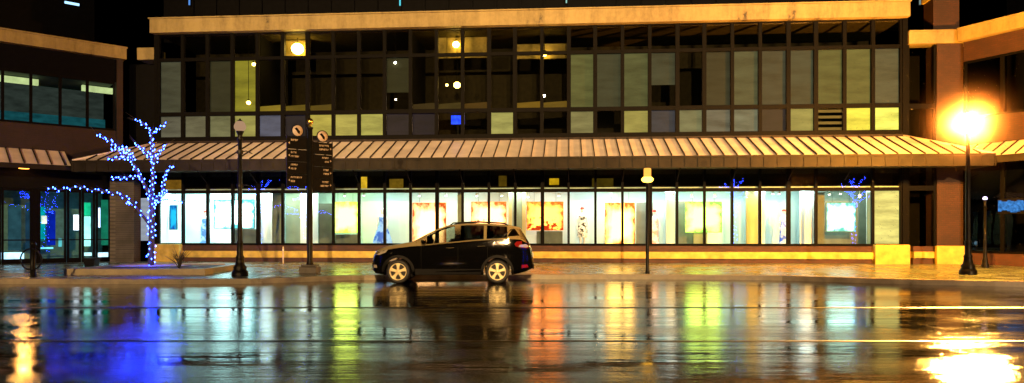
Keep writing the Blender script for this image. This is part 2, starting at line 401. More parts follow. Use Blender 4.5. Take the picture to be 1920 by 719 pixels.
# shop interior
mpart(MB().quad((0, 1.9, .8), (W, 1.9, .8), (W, 1.9, 3.22), (0, 1.9, 3.22)), 'interior_wall', M_['wall_in'])
mpart(MB().quad((0, .3, .8), (W, .3, .8), (W, 1.9, .8), (0, 1.9, .8)), 'interior_floor', M_['floor_in'])
mpart(MB().box(0, W, .12, 2.0, 3.22, 3.3), 'interior_ceiling', M_['wall_in'])
mpart(MB().box(-.02, 0.0, .1, 2, .8, 3.22), 'side_wall', M_['wall_w']); mpart(MB().box(W, W+.02, .1, 2, .8, 3.22), 'side_wall', M_['wall_w'])
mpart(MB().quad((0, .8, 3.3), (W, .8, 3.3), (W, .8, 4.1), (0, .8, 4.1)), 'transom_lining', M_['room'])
def panel(px0, px1, py0, py1, d, mat, name='wall_panel', th=.05):
    u0, z1 = FA.hit(px0, py0, d); u1, z0 = FA.hit(px1, py1, d)
    z0 = max(z0, .805)
    return mpart(MB().box(u0, u1, d, d+th, z0, min(z1, 3.21)), name, mat)
for a in [(510, 533, 355, 475, .5, 'panel_g'), (535, 563, 355, 475, 1.2, 'panel_g'), (563, 596, 355, 475, 1.1, 'wall_w'), (597, 628, 382, 475, .9, 'panel_d'),
          (484, 510, 355, 475, .9, 'wall_w'), (392, 437, 355, 475, 1.5, 'wall_w'), (437, 482, 430, 475, .8, 'panel_d'), (629, 674, 440, 475, .8, 'panel_d'),
          (858, 869, 355, 475, .4, 'panel_g'), (954, 960, 355, 475, .9, 'panel_y'), (961, 979, 355, 475, 1.0, 'panel_g'), (979, 986, 355, 475, .9, 'panel_y'),
          (1006, 1055, 434, 475, .8, 'panel_d'), (1193, 1224, 380, 475, 1.2, 'panel_d'), (1249, 1265, 355, 475, .7, 'wall_w'), (1270, 1300, 378, 475, 1.2, 'panel_d'),
          (1300, 1326, 436, 475, .9, 'panel_g'), (1399, 1421, 355, 475, .8, 'panel_y'), (1424, 1434, 355, 475, .8, 'wall_w'), (1500, 1526, 355, 475, .9, 'wall_w'),
          (1529, 1546, 355, 475, .6, 'panel_d'), (1546, 1625, 355, 475, 1.5, 'panel_d'), (1625, 1632, 355, 475, .6, 'wall_w'), (303, 318, 355, 475, .9, 'panel_g')]:
    panel(*a[:5], M_[a[5]])
# blinds / panes -------------------------------------------------
def blind(name, rgb, gain=1.15):
    rgb = (rgb[0], rgb[1], min(255, rgb[2]+2)); c = tuple(x*gain for x in lin(rgb))
    m, nt, out = newmat(name)
    e = N(nt, 'ShaderNodeEmission'); d = N(nt, 'ShaderNodeBsdfDiffuse'); ad = N(nt, 'ShaderNodeAddShader')  # light of the room behind is put into the blind's own emission
    d.inputs[0].default_value = (.025, .025, .018, 1)
    tc = N(nt, 'ShaderNodeTexCoord'); mp = N(nt, 'ShaderNodeMapping'); mp.inputs['Scale'].default_value = (.5, 1, 2.2)
    nt.links.new(tc.outputs['Object'], mp.inputs[0])
    n = noise(nt, 1.7, 5, mp.outputs[0], .6)
    r = ramp(nt, n.outputs['Fac'], [(.25, tuple(x*.55 for x in c)), (.5, c), (.78, tuple(x*1.45 for x in c))])
    nt.links.new(r.outputs[0], e.inputs[0]); e.inputs[1].default_value = 1
    nt.links.new(e.outputs[0], ad.inputs[0]); nt.links.new(d.outputs[0], ad.inputs[1]); nt.links.new(ad.outputs[0], out.inputs[0])
    m.cycles.emission_sampling = 'NONE'
    return m
low = {0:(88,84,46),1:(98,92,46),2:(108,104,48),3:(150,140,50),4:(82,82,76),6:(182,162,48),7:(176,158,54),8:(168,156,54),13:(162,152,60),16:(122,112,46),
       18:(150,136,46),19:(52,52,36),20:(110,106,50),21:(92,88,50),22:(104,104,60),24:(140,130,46),25:(120,92,20),26:(240,218,50),27:(255,246,82),5:(26,22,10),10:(24,18,8),9:(34,26,10),23:(42,35,12)}
mainp = {0:(62,62,46),2:(40,40,24),3:(132,122,32),16:(86,86,46),17:(56,56,38),18:(80,80,46),19:(60,60,42),21:(46,46,32),22:(76,76,50),23:(62,62,46),24:(62,66,48),25:(88,88,46),26:(100,96,48),27:(82,80,55),9:(34,34,18)}
z_lb, z_lt, z_mb, z_mt, z_tb, z_tt = 5.56, 6.47, 6.64, 8.86, 9.0, 10.0
def frame_mb(u0, u1, zs, st=.075):
    g = MB()
    g.box(u0, u0+st, -.07, .09, zs[0][0]-.06, zs[-1][1]+.04); g.box(u1-st, u1-.001, -.07, .09, zs[0][0]-.06, zs[-1][1]+.04)
    prev = zs[0][0]-.06
    for a, b in zs: g.box(u0+st, u1-st, -.06, .08, prev, a); prev = b
    g.box(u0+st, u1-st, -.06, .08, prev, zs[-1][1]+.04)
    return g
for i in range(NB):
    u0, u1 = i*BW, (i+1)*BW
    zs = [(z_lb, z_lt), (z_mb, z_mt), (z_tb, z_tt)]
    w = mpart(frame_mb(u0, u1, zs, .095 if i in (5, 13, 16, 20, 24) else .07), 'window', M_['frame'])
    g = MB()
    for a, b in zs: g.quad((u0+.07, .01, a), (u1-.07, .01, a), (u1-.07, .01, b), (u0+.07, .01, b))
    g.build('pane', M_['glass_up'], w, FA)
    if i in low:
        g = MB()
        if i == 25:
            for k in range(4): g.quad((u0+.02, .16, z_lb+.04+k*.24), (u1-.02, .16, z_lb+.04+k*.24), (u1-.02, .16, z_lb+.15+k*.24), (u0+.02, .16, z_lb+.15+k*.24))
        else: g.quad((u0+.02, .16, z_lb-.05), (u1-.02, .16, z_lb-.05), (u1-.02, .16, z_lt+.05), (u0+.02, .16, z_lt+.05))
        g.build('blind', blind('blind_low', (min(255, low[i][0]), low[i][1], min(255, low[i][2]+22)), 1.3), w, FA)
    if i in mainp:
        zb = z_mb-.05 if i not in (9, 19) else (7.4 if i == 9 else 7.55)
        MB().quad((u0+.02, .16, zb), (u1-.02, .16, zb), (u1-.02, .16, z_mt+.05), (u0+.02, .16, z_mt+.05)).build('blind', blind('blind_tall', mainp[i], 1.2), w, FA)
for i, c in {4: (125, 102, 25), 5: (95, 75, 15), 6: (85, 65, 15), 11: (58, 45, 15), 12: (72, 46, 10), 14: (112, 80, 15), 15: (96, 70, 15), 10: (46, 32, 12)}.items():
    w = [o for o in main.children if o.name.startswith('window') and o.name.split('.')[0] == 'window'][i]
    MB().quad((i*BW+.02, .17, 6.6), (i*BW+BW-.02, .17, 6.6), (i*BW+BW-.02, .17, 6.95), (i*BW+.02, .17, 6.88)).build('blind', blind('pane_smear_glow', c), w, FA)  # yellow brown smear in the panes, painted as a glowing strip, not a real blind
# offices behind the upper glass
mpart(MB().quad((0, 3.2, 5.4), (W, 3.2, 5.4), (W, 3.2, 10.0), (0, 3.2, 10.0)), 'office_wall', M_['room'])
mpart(MB().quad((0, .1, 5.45), (W, .1, 5.45), (W, 3.2, 5.45), (0, 3.2, 5.45)), 'office_floor', M_['black'])
mpart(MB().box(0, W, .2, 3.2, 10.0, 10.03), 'office_ceiling', M_['office_ceil'])
cm = MB()
for i in (4, 10, 16): cm.box(i*BW-.02, i*BW+.02, .25, 3.15, 5.46, 9.99)
mpart(cm, 'office_partition', M_['black'])
# shop windows
for i in range(NB):
    u0, u1 = i*BW, (i+1)*BW
    z0 = .91
    zs = [(.95, 3.10), (3.24, 4.0)]
    st = .10 if i in (4, 11, 15, 19, 24) else .05
    g = MB()
    lo = u0; hi = u1
    noR = (i == 25); noL = (i == 26)
    if not noL: g.box(lo, lo+st, -.06, .1, .906, 4.07)
    if not noR: g.box(hi-.05, hi-.001, -.06, .1, .906, 4.07)
    a0 = lo+(0 if noL else st); a1 = hi-(0 if noR else .05)
    g.box(a0, a1, -.05, .09, .906, .95).box(a0, a1, -.05, .09, 3.10, 3.24).box(a0, a1, -.05, .09, 4.0, 4.07)
    w = mpart(g, 'shop_window', M_['frame'])
    g = MB()
    for a, b in zs: g.quad((a0, .02, a), (a1, .02, a), (a1, .02, b), (a0, .02, b))
    g.build('pane', M_['glass'], w, FA)
    if i == 27:
        MB().quad((u0+.06, .14, .93), (u1-.03, .14, .93), (u1-.03, .14, 3.12), (u0+.06, .14, 3.12)).build('blind', blind('blind_cream', (248, 232, 130), 1.0), w, FA)
mpart(MB().box(-.16, -.003, -.08, .3, .92, 10.02), 'corner_post', M_['frame'])
mpart(MB().box(W+.003, W+.2, -.12, .3, .925, 10.02), 'corner_post', M_['frame'])
# ------------------------------------------------------------------ awning
DP, OV, AT, AB, FB = 2.6, 2.1, 5.30, 4.30, 3.86
aw = mpart(MB().add([(0, -.06, AT), (W, -.06, AT), (W+OV, -DP, AB), (-OV, -DP, AB), (W+OV, .0, AB), (-OV, .0, AB)],
                    [(0, 1, 2, 3), (1, 4, 2), (0, 3, 5)]), 'awning', M_['awning'])
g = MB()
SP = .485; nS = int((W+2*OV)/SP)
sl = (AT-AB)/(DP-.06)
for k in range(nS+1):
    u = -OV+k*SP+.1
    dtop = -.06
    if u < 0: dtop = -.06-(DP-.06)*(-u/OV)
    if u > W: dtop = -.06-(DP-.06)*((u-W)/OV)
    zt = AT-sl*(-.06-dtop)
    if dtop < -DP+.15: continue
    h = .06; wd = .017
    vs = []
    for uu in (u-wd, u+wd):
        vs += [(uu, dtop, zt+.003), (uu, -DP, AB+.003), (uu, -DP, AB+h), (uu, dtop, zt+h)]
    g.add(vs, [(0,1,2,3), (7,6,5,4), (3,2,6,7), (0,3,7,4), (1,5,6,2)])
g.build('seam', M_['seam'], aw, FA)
MB().box(-.02, W+.02, -.12, -.02, AT-.02, AT+.07).build('ridge_flashing', M_['seam'], aw, FA)
g = MB().tube([(-.02, -.08, AT+.03), (-OV, -DP, AB+.03)], .035, 6).tube([(W+.02, -.08, AT+.03), (W+OV, -DP, AB+.03)], .035, 6)
g.build('hip_cap', M_['awning'], aw, FA)
fz = MB().box(-OV, W+OV, -DP-.06, -DP, FB, AB-.004).box(-OV-.003, -OV+.05, -DP+.003, .0, FB, AB-.004).box(W+OV-.05, W+OV+.003, -DP+.003, 0, FB, AB-.004)
fz.box(-OV-.03, W+OV+.03, -DP-.1, -DP-.063, AB-.07, AB+.012)
for k in range(nS+1): fz.box(-OV+k*SP+.085, -OV+k*SP+.115, -DP-.085, -DP-.063, FB, AB-.075)
fz.build('fascia', M_['fascia'], aw, FA)
MB().box(-OV+.06, W+OV-.06, -DP+.01, -.08, FB+.16, FB+.19).build('soffit', M_['soffit'], aw, FA)
for i in range(2, 28, 2):
    MB().tube([(i*BW, -.08, 3.55), (i*BW, -.9, FB+.15)], .02, 5).build('bracket', M_['seam'], aw, FA)
# ------------------------------------------------------------------ left wing
b0 = Vector((-20.4, 28.9)); b1 = Vector((-17.2, 31.8)); dl = (b1-b0).normalized()
bm_ = b0-dl*5
FLW = Frame(bm_.x, bm_.y, math.atan2(dl.y, dl.x)); LL = (b1-bm_).length
left = empty('brick_building', 'brick wing with glass entrance doors behind the lit tree', 'building', FLW)
def lp(mb, name, mat, **k): return mb.build(name, mat, left, FLW, **k)
lu = lambda px, d=0: FLW.u(px, d)
ue = lu(218)
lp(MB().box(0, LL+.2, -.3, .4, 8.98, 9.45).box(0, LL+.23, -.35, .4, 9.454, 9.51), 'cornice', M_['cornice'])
lp(MB().box(0, LL, 0, .35, 7.98, 8.975).box(0, LL, 4.5, 5, 9.5, 20), 'upper_wall', M_['roofdark'])
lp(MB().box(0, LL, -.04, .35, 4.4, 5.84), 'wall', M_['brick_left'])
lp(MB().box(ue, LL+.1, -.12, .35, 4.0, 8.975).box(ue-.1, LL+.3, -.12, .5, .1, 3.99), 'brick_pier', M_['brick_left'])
lp(MB().box(0, LL, 3.0, 3.1, .1, 8.9), 'back_wall', pm('teal_lobby_wall', (.12, .30, .30), .8))
lp(MB().box(0, ue, .1, 3, 5.7, 5.8).box(0, ue, .1, 3, 7.95, 8.0).box(0, ue, .1, 3, 3.6, 3.7), 'floor_slab', M_['panel_d'])
pxs = [-110, -50, 5, 58, 113, 164, 215]
for a, b in zip(pxs[:-1], pxs[1:]):
    u0, u1 = lu(a), lu(b)
    g = MB().box(u0, u0+.05, -.02, .1, 5.845, 7.975).box(u1-.05, u1-.002, -.02, .1, 5.845, 7.975).box(u0+.05, u1-.05, -.02, .1, 5.845, 5.93).box(u0+.05, u1-.05, -.02, .1, 7.88, 7.975)
    w = lp(g, 'window', M_['frame'])
    MB().quad((u0+.05, .03, 5.93), (u1-.05, .03, 5.93), (u1-.05, .03, 7.88), (u0+.05, .03, 7.88)).build('pane', M_['glass_up'], w, FLW)
# entrance storefront
lp(MB().box(0, ue-.1, -.02, .3, 3.22, 4.39), 'entrance_header', M_['black'])
for a, b in [(-60, 2), (3, 60), (72, 124), (126, 152), (154, 178), (180, 207)]:
    u0, u1 = lu(a), lu(b)
    g = MB().box(u0, u0+.07, -.03, .08, .15, 3.21).box(u1-.07, u1-.002, -.03, .08, .15, 3.21).box(u0+.07, u1-.07, -.03, .08, .15, .34).box(u0+.07, u1-.07, -.03, .08, 3.1, 3.21)
    w = lp(g, 'door', M_['frame'])
    MB().quad((u0+.07, .02, .34), (u1-.07, .02, .34), (u1-.07, .02, 3.1), (u0+.07, .02, 3.1)).build('pane', M_['glass'], w, FLW)
    MB().box(u0+.07, u1-.07, -.05, -.028, 1.08, 1.13).build('push_bar', M_['blackmetal'], w, FLW)
lp(MB().box(lu(60)+.003, lu(72)-.003, -.04, .3, .15, 3.21), 'door_jamb', M_['frame'])
# things glowing in the lobby; the low left strip is a painted floor reflection
def lobby(px0, px1, py0, py1, d, rgb, s, name='lit_panel'):  # lit_panel also names the painted floor reflection strip
    u0, z1 = FLW.hit(px0, py0, d); u1, z0 = FLW.hit(px1, py1, d)
    return lp(MB().box(u0, u1, d, d+.05, z0, z1), name, em('lobby_glow', lin(rgb), s*1.9, .35, 3))
for a in [(2, 45, 474, 486, 1.0, (170, 225, 255), 1.3), (4, 7, 398, 470, .9, (200, 255, 250), 1.0), (78, 88, 405, 420, 1.4, (220, 230, 200), .8), (76, 85, 388, 452, 1.7, (0, 140, 150), .7),
          (88, 104, 395, 460, 2.0, (10, 40, 190), .4), (138, 149, 403, 432, 1.2, (225, 240, 255), 1.5), (157, 170, 380, 405, 1.2, (20, 170, 120), .9), (157, 170, 406, 462, 1.25, (150, 235, 225), 1.1),
          (185, 188, 390, 427, 1.0, (180, 200, 255), 2.0), (190, 206, 375, 460, 1.6, (20, 110, 85), .6), (155, 172, 474, 480, .8, (180, 235, 245), 1.0), (183, 203, 474, 482, .8, (190, 235, 255), 1.1),
          (75, 100, 464, 467, .8, (120, 225, 240), .8), (110, 116, 448, 463, 1.3, (90, 190, 200), .7), (48, 56, 380, 470, 2.2, (30, 60, 80), .5), (15, 40, 385, 470, 2.4, (40, 75, 85), .5)]:
    lobby(*a)
# fluorescent fittings upstairs
for (pa, pb) in [((-40, 128), (72, 147)), ((152, 147), (212, 157)), ((155, 141), (212, 143))]:
    u0, z0 = FLW.hit(*pa, 1.2); u1, z1 = FLW.hit(*pb, 1.0)
    zz = 7.86
    lp(MB().box(min(u0, u1), max(u0, u1), .95, 1.15, 7.62, 7.86), 'ceiling_light', em('fluorescent', (.62, .75, .34), 1.1, .2))
lp(MB().box(.1, ue, 1.9, 1.95, 5.95, 6.55), 'wall_panel', em('teal_glow', lin((25, 85, 95)), .8, .4, 2, (1, 1, 3)))
lp(MB().box(.1, ue, 2.2, 2.25, 6.56, 7.8), 'wall_panel', em('grey_glow', lin((48, 56, 52)), .9, .4, 2, (1, 1, 3)))
# wing awning
A0, A1 = .0, lu(132, -1.2)
la = lp(MB().add([(A0, -.05, 4.80), (A1, -.05, 4.80), (A1+.0, -1.3, 4.12), (A0, -1.3, 4.12)], [(0, 1, 2, 3)]), 'awning', M_['awning'])
g = MB()
for k in range(20):
    u = A0+.1+k*.46
    if u > A1: break
    g.add([(u-.02, -.05, 4.805), (u-.02, -1.3, 4.125), (u-.02, -1.3, 4.17), (u-.02, -.05, 4.85), (u+.02, -.05, 4.805), (u+.02, -1.3, 4.125), (u+.02, -1.3, 4.17), (u+.02, -.05, 4.85)], [(0,1,2,3), (7,6,5,4), (3,2,6,7), (1,5,6,2)])
g.build('seam', M_['seam'], la, FLW)
MB().box(A0, A1, -1.36, -1.3, 3.92, 4.115).build('fascia', M_['fascia'], la, FLW)
# link between wing and main block: recess, brick pier and a glazed strip
lk = MB().box(-1.9, -.2, .9, 1.2, .1, 9.0)
lk.build('recess_wall', M_['black'], left, FA)
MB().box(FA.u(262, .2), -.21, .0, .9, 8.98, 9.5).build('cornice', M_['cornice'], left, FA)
u0, u1 = FA.u(206, -.6), FA.u(251, -.6)
MB().box(u0, u1, -.6, -.1, .14, 3.84).build('brick_pier', M_['brick_grey'], left, FA)
# lit directory panel with ruled lines, right of the pier
def lines_mat():
    m, nt, out = newmat('ruled_white_panel')
    e = N(nt, 'ShaderNodeEmission'); nt.links.new(e.outputs[0], out.inputs[0])
    tc = N(nt, 'ShaderNodeTexCoord'); w = N(nt, 'ShaderNodeTexWave', wave_type='BANDS', bands_direction='Z'); w.inputs['Scale'].default_value = 6; w.inputs['Distortion'].default_value = .4
    nt.links.new(tc.outputs['Object'], w.inputs[0])
    r = ramp(nt, w.outputs['Fac'], [(.25, lin((70, 80, 110))), (.6, lin((205, 215, 225)))]); nt.links.new(r.outputs[0], e.inputs[0]); e.inputs[1].default_value = .8
    return m
u0, z1 = FA.hit(264, 372, .3); u1, z0 = FA.hit(281, 452, .3)
MB().box(u0, u1, .3, .34, z0, z1).build('directory_panel', lines_mat(), left, FA)
MB().box(u0-.06, u1+.06, .345, .4, z0-.06, z1+.06).build('panel_frame', M_['frame'], left, FA)
# ------------------------------------------------------------------ right wing
FRW = Frame(17.9, 29.0, math.atan2(-.886, .46)); RL = 9.0
right = empty('brick_building', 'orange lit brick wing angled behind the glowing street lamp', 'building', FRW)
def rp(mb, name, mat, fr=FRW, **k): return mb.build(name, mat, right, fr, **k)
ru = lambda px, d=0: FA.u(px, d)
pr0, pr1 = ru(1757, -.1), ru(1806, -.1)
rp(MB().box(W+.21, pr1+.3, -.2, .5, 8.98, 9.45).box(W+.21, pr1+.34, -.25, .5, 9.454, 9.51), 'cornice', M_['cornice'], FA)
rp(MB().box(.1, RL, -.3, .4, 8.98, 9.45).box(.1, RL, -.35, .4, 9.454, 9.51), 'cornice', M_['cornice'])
rp(MB().box(pr0, pr1, -.1, .8, .1, 8.975).box(pr0, pr1, .2, 1.0, 9.515, 10.9), 'brick_pier', M_['brick_red'], FA)
rp(MB().box(pr0-.06, pr1+.06, .15, 1.05, 10.905, 11.1), 'pier_cap', M_['stone'], FA)
rp(MB().box(pr0-.1, pr1+.08, -.3, -.103, .1, .88), 'stone_base', M_['stone'], FA, bevel=.02)
rp(MB().box(W+.45, pr0-.1, -.02, .4, .1, .38).box(W+.45, pr0-.1, -.02, .4, .64, .85), 'brick_course', M_['brick_dark'], FA)
rp(MB().box(W+.45, pr0-.1, -.1, .4, .384, .636), 'stone_band', M_['stone'], FA)
w = rp(MB().box(W+.21, W+.3, -.03, .15, .86, 8.975).box(pr0-.08, pr0-.003, -.03, .15, .86, 8.975).box(W+.3, pr0-.08, -.03, .15, 3.1, 3.3).box(W+.3, pr0-.08, -.03, .15, 6.4, 6.6), 'window', M_['frame'], FA)
MB().quad((W+.3, .03, .86), (pr0-.08, .03, .86), (pr0-.08, .03, 8.9), (W+.3, .03, 8.9)).build('pane', M_['glass_up'], w, FA)
rp(MB().box(W+.2, pr0+.3, 2.0, 2.1, .1, 9), 'back_wall', M_['black'], FA)
rp(MB().box(.15, RL, 0, .4, 4.4, 5.9).box(.15, RL, 0, .4, 8.2, 8.975), 'wall', M_['brick_red'])
rp(MB().box(.15, RL, 3, 3.2, .1, 14), 'back_wall', M_['roofdark'])
rp(MB().box(.15, RL, 0, .35, .1, .6), 'base_wall', M_['brick_dark'])
for k in range(6):
    u0, u1 = .2+k*1.4, .2+(k+1)*1.4
    for (za, zb) in ((.61, 4.39), (5.91, 8.19)):
        g = MB().box(u0, u0+.06, -.02, .1, za, zb).box(u1-.06, u1-.002, -.02, .1, za, zb).box(u0+.06, u1-.06, -.02, .1, za, za+.08).box(u0+.06, u1-.06, -.02, .1, zb-.08, zb)
        w = rp(g, 'window', M_['frame'])
        MB().quad((u0+.06, .03, za+.08), (u1-.06, .03, za+.08), (u1-.06, .03, zb-.08), (u0+.06, .03, zb-.08)).build('pane', M_['glass_up'], w, FRW)
ra = rp(MB().add([(.2, -.05, 4.85), (RL, -.05, 4.85), (RL, -1.2, 4.25), (.2, -1.2, 4.25)], [(0, 1, 2, 3)]), 'awning', M_['awning'])
MB().box(.2, RL, -1.26, -1.2, 3.98, 4.245).build('fascia', M_['fascia'], ra, FRW)
g = MB()
for k in range(18):
    u = .3+k*.48
    g.add([(u-.02, -.05, 4.855), (u-.02, -1.2, 4.255), (u-.02, -1.2, 4.30), (u-.02, -.05, 4.90), (u+.02, -.05, 4.855), (u+.02, -1.2, 4.255), (u+.02, -1.2, 4.30), (u+.02, -.05, 4.90)], [(0,1,2,3), (7,6,5,4), (3,2,6,7), (1,5,6,2)])
g.build('seam', M_['seam'], ra, FRW)

# ------------------------------------------------------------------ pictures in the windows
def picture(px0, px1, py0, py1, d, mat, label, frame_mat='frame', group='pictures hung in the shop windows'):
    u0, z1 = FA.hit(px0, py0, d); u1, z0 = FA.hit(px1, py1, d); z0 = max(z0, .81)
    fr = Frame(*(FA.M @ Vector(((u0+u1)/2, d, 0))).xy, FA.a)
    hw = (u1-u0)/2
    t = empty('picture', label, 'picture', fr, group=group)
    MB().box(-hw, hw, 0, .03, z0, z1).build('canvas', mat, t, fr)
    t_ = .035 if frame_mat == 'teal' else .012
    MB().box(-hw-t_, -hw-.001, -.02, .05, z0-t_, z1+t_).box(hw+.001, hw+t_, -.02, .05, z0-t_, z1+t_).box(-hw, hw, -.02, .05, z1+.001, z1+t_).box(-hw, hw, -.02, .05, z0-t_, z0-.001).build('frame', M_[frame_mat], t, fr)
    MB().tube([(-hw*.6, .02, z1+t_), (-hw*.6, .02, 3.22)], .006, 4).tube([(hw*.6, .02, z1+t_), (hw*.6, .02, 3.22)], .006, 4).build('hanging_wire', M_['frame'], t, fr)
    return t
M_['teal'] = pm('dark_teal_frame', (.02, .10, .11), .5)
M_['amber'] = pm('amber_frame', (.75, .32, .05), .5)
M_['lime'] = pm('lime_frame', (.35, .5, .12), .5)
picture(402, 476, 376, 428, .75, poster_mat('art_white_cyan', (.6, 1, 1), (.15, .8, .9), 9, 1.6), 'bright white picture in a thick dark teal frame behind the left lantern post', 'teal')
picture(319, 331, 386, 430, .7, poster_mat('art_blue', (.02, .55, 1), (.01, .12, .7), 1.3, .8), 'narrow glowing blue panel in the window just right of the lit tree', 'teal')
picture(624, 671, 379, 437, .75, poster_mat('art_yellow_green', (.80, 1, .13), (.6, .85, .08), 8, 2.2), 'glowing yellow green picture above a dark plinth, left of the blue gown', 'lime')
picture(774, 836, 381, 470, .95, poster_mat('art_orange_tall', (1, .50, .18), (1, .13, .02), 7, 1.0), 'tall white and orange picture directly above the car windscreen', 'amber')
picture(884, 949, 379, 440, .8, poster_mat('art_red_trees', (1, .40, .14), (1, .2, .03), 8, 1.3, (.85, .05, .01)), 'wide burnt out picture with red blotches above the car roof', 'amber')
picture(988, 1056, 379, 432, .75, poster_mat('art_red_field', (1, .24, .035), (1, .16, .02), 10, 1.6, (.8, .06, .01)), 'wide orange picture with a dark red corner, right of the car', 'amber')
picture(1135, 1190, 381, 470, .9, poster_mat('art_orange_yellow', (1, .58, .13), (1, .25, .03), 8.5, 1.3), 'tall yellow and orange picture left of the thin lamp post', 'amber')
picture(1285, 1353, 379, 436, .75, poster_mat('art_lime', (.72, 1, .13), (.35, .85, .10), 7.5, 1.8), 'wide lime green picture right of the thin lamp post', 'lime')
picture(1550, 1604, 381, 434, .8, poster_mat('art_mint', (.62, 1, .8), (.2, .8, .6), 5, 1.2), 'white picture glowing mint green in the window left of the cream blind', 'teal')
# spotlights on the shop ceiling
spot_m = em('spot_lens', (1, .95, .75), 14)
def spotlight(px, py, d, label):
    u, z = FA.hit(px, py, d)
    fr = Frame(*(FA.M @ Vector((u, d, 0))).xy, FA.a)
    t = empty('spotlight', label, 'spotlight', fr, group='spotlights on the shop ceiling')
    MB().tube([(0, 0, 3.218), (0, 0, z+.09)], .012, 5).build('stem', M_['wall_w'], t, fr)
    MB().lathe([(.03, .10), (.05, .08), (.055, -.02)], (0, 0, z), 10).build('housing', M_['wall_w'], t, fr)
    MB().lathe([(.001, -.045), (.03, -.04), (.048, -.018)], (0, 0, z), 10).build('lens', spot_m, t, fr)
for px, py, d, w in [(646, 367, .5, 'over the yellow green picture'), (682, 366, .5, 'left of the blue gown'), (786, 367, .6, 'over the left half of the tall white orange picture'), (836, 367, .6, 'over the right edge of the tall white orange picture'),
                 (894, 367, .5, 'over the left half of the red blotched picture'), (941, 367, .5, 'over the right half of the red blotched picture'), (990, 369, .5, 'over the left half of the orange picture right of the car'), (1048, 367, .5, 'over the right half of the orange picture right of the car'),
                 (1146, 366, .6, 'over the tall yellow orange picture'), (1262, 367, .5, 'at the edge of the window with the red haired pale gown'), (1297, 368, .5, 'over the left half of the lime picture'), (1340, 368, .5, 'over the right half of the lime picture'),
                 (1449, 363, .5, 'left one of the pair above the blue white gown'), (1461, 363, .5, 'right one of the pair above the blue white gown'), (1555, 364, .5, 'over the left edge of the mint picture'), (1576, 363, .5, 'over the middle of the mint picture'), (1612, 369, .5, 'over the right edge of the mint picture')]:
    spotlight(px, py, d, 'small white ceiling spotlight '+w)
# ------------------------------------------------------------------ dressed mannequins
skin = pm('mannequin_white', (.75, .72, .68), .5)
def dress_mat(name, c1, c2, scale, glow):
    m, nt, out = newmat(name)
    b = N(nt, 'ShaderNodeBsdfPrincipled'); nt.links.new(b.outputs[0], out.inputs[0]); b.inputs['Roughness'].default_value = .6
    tc = N(nt, 'ShaderNodeTexCoord'); n = noise(nt, scale, 3, tc.outputs['Object'], .6)
    r = ramp(nt, n.outputs['Fac'], [(.46, c1), (.54, c2)]); nt.links.new(r.outputs[0], b.inputs['Base Color'])
    return m
def mannequin(px, head_py, d, prof, dmat, hair, label, sleeve=False, lean=0.0):
    u, ztop = FA.hit(px, head_py, d)
    fr = Frame(*(FA.M @ Vector((u, d, 0))).xy, FA.a)
    t = empty('mannequin', label, 'mannequin', fr, group='dressed mannequins in the shop windows')
    H = ztop-.80; z0 = .80
    k = H/1.75
    # body: torso, neck, arms, legs in one skin
    def Z(h): return z0+h*k
    b = MB()
    b.lathe([(.001, Z(1.0)), (.15*k, Z(1.0)), (.115*k, Z(1.12)), (.15*k, Z(1.3)), (.17*k, Z(1.38)), (.10*k, Z(1.44)), (.05*k, Z(1.47)), (.047*k, Z(1.53)), (.07*k, Z(1.57)), (.082*k, Z(1.64)), (.07*k, Z(1.71)), (.001, Z(1.75))], (0, 0, 0), 14, 'z', 1, .72)
    for sgn in (-1, 1):
        b.tube([(sgn*.16*k, 0, Z(1.38)), (sgn*.215*k, .01, Z(1.15)), (sgn*.24*k, -.05, Z(.98)), (sgn*.225*k, -.11, Z(.82)), (sgn*.215*k, -.13, Z(.75))], [.045*k, .038*k, .033*k, .025*k, .012], 7)
        b.tube([(sgn*.08*k, 0, Z(1.02)), (sgn*.085*k, .0, Z(.5)), (sgn*.085*k, .02, Z(.07)), (sgn*.09*k, -.10, Z(.02))], [.08*k, .055*k, .035*k, .03*k], 7)
    b.build('body', skin, t, fr)
    g = MB(); vs = []; n = 26
    for r, h in prof:
        for j in range(n):
            a = 2*math.pi*j/n
            rip = 1+(.07*math.sin(a*7+.5) if h < .95 else 0)
            vs.append((r*k*rip*math.cos(a), r*k*rip*math.sin(a)*.75, Z(h)))
    g.add(vs, [(i*n+j, i*n+(j+1) % n, (i+1)*n+(j+1) % n, (i+1)*n+j) for i in range(len(prof)-1) for j in range(n)], True)
    g.build('dress', dmat, t, fr)
    hm = MB().ball((0, .02*k, Z(1.685)), .095*k, 12, 7, 1, .95, .9)
    hm.ball((0, .08*k, Z(1.70)), .05*k, 8, 6)
    hm.build('hair', hair, t, fr)
    MB().lathe([(.001, .83), (.19, .83), (.2, .805), (.001, .803)], (0, 0, 0), 16).build('stand', M_['frame'], t, fr)
redhair = pm('red_wig', (.55, .03, .015), .6)
bell = [(.46, .08), (.38, .4), (.26, .75), (.135, 1.07), (.155, 1.22), (.165, 1.34), (.13, 1.40)]
slim = [(.24, .06), (.19, .35), (.175, .7), (.18, .92), (.13, 1.08), (.155, 1.24), (.168, 1.34), (.12, 1.41)]
knee = [(.22, .42), (.21, .6), (.19, .9), (.13, 1.08), (.155, 1.24), (.168, 1.34), (.12, 1.41)]
mannequin(717, 391, .8, bell, dress_mat('blue_gown', (.02, .12, .75), (.25, .5, 1), 2.2, 0), pm('pale_wig', (.6, .62, .6), .6), 'mannequin in a wide skirted blue gown above the car bonnet')
mannequin(1092, 389, .9, knee, dress_mat('black_white_print', (.75, .78, .74), (.01, .015, .01), 7, 0), redhair, 'red haired mannequin in a knee length black and white print dress')
mannequin(1227, 394, .8, slim, dress_mat('pink_white_gown', (1, .42, .36), (1, .93, .93), 3, 0), redhair, 'red haired mannequin in a pale pink gown beside the thin lamp post')
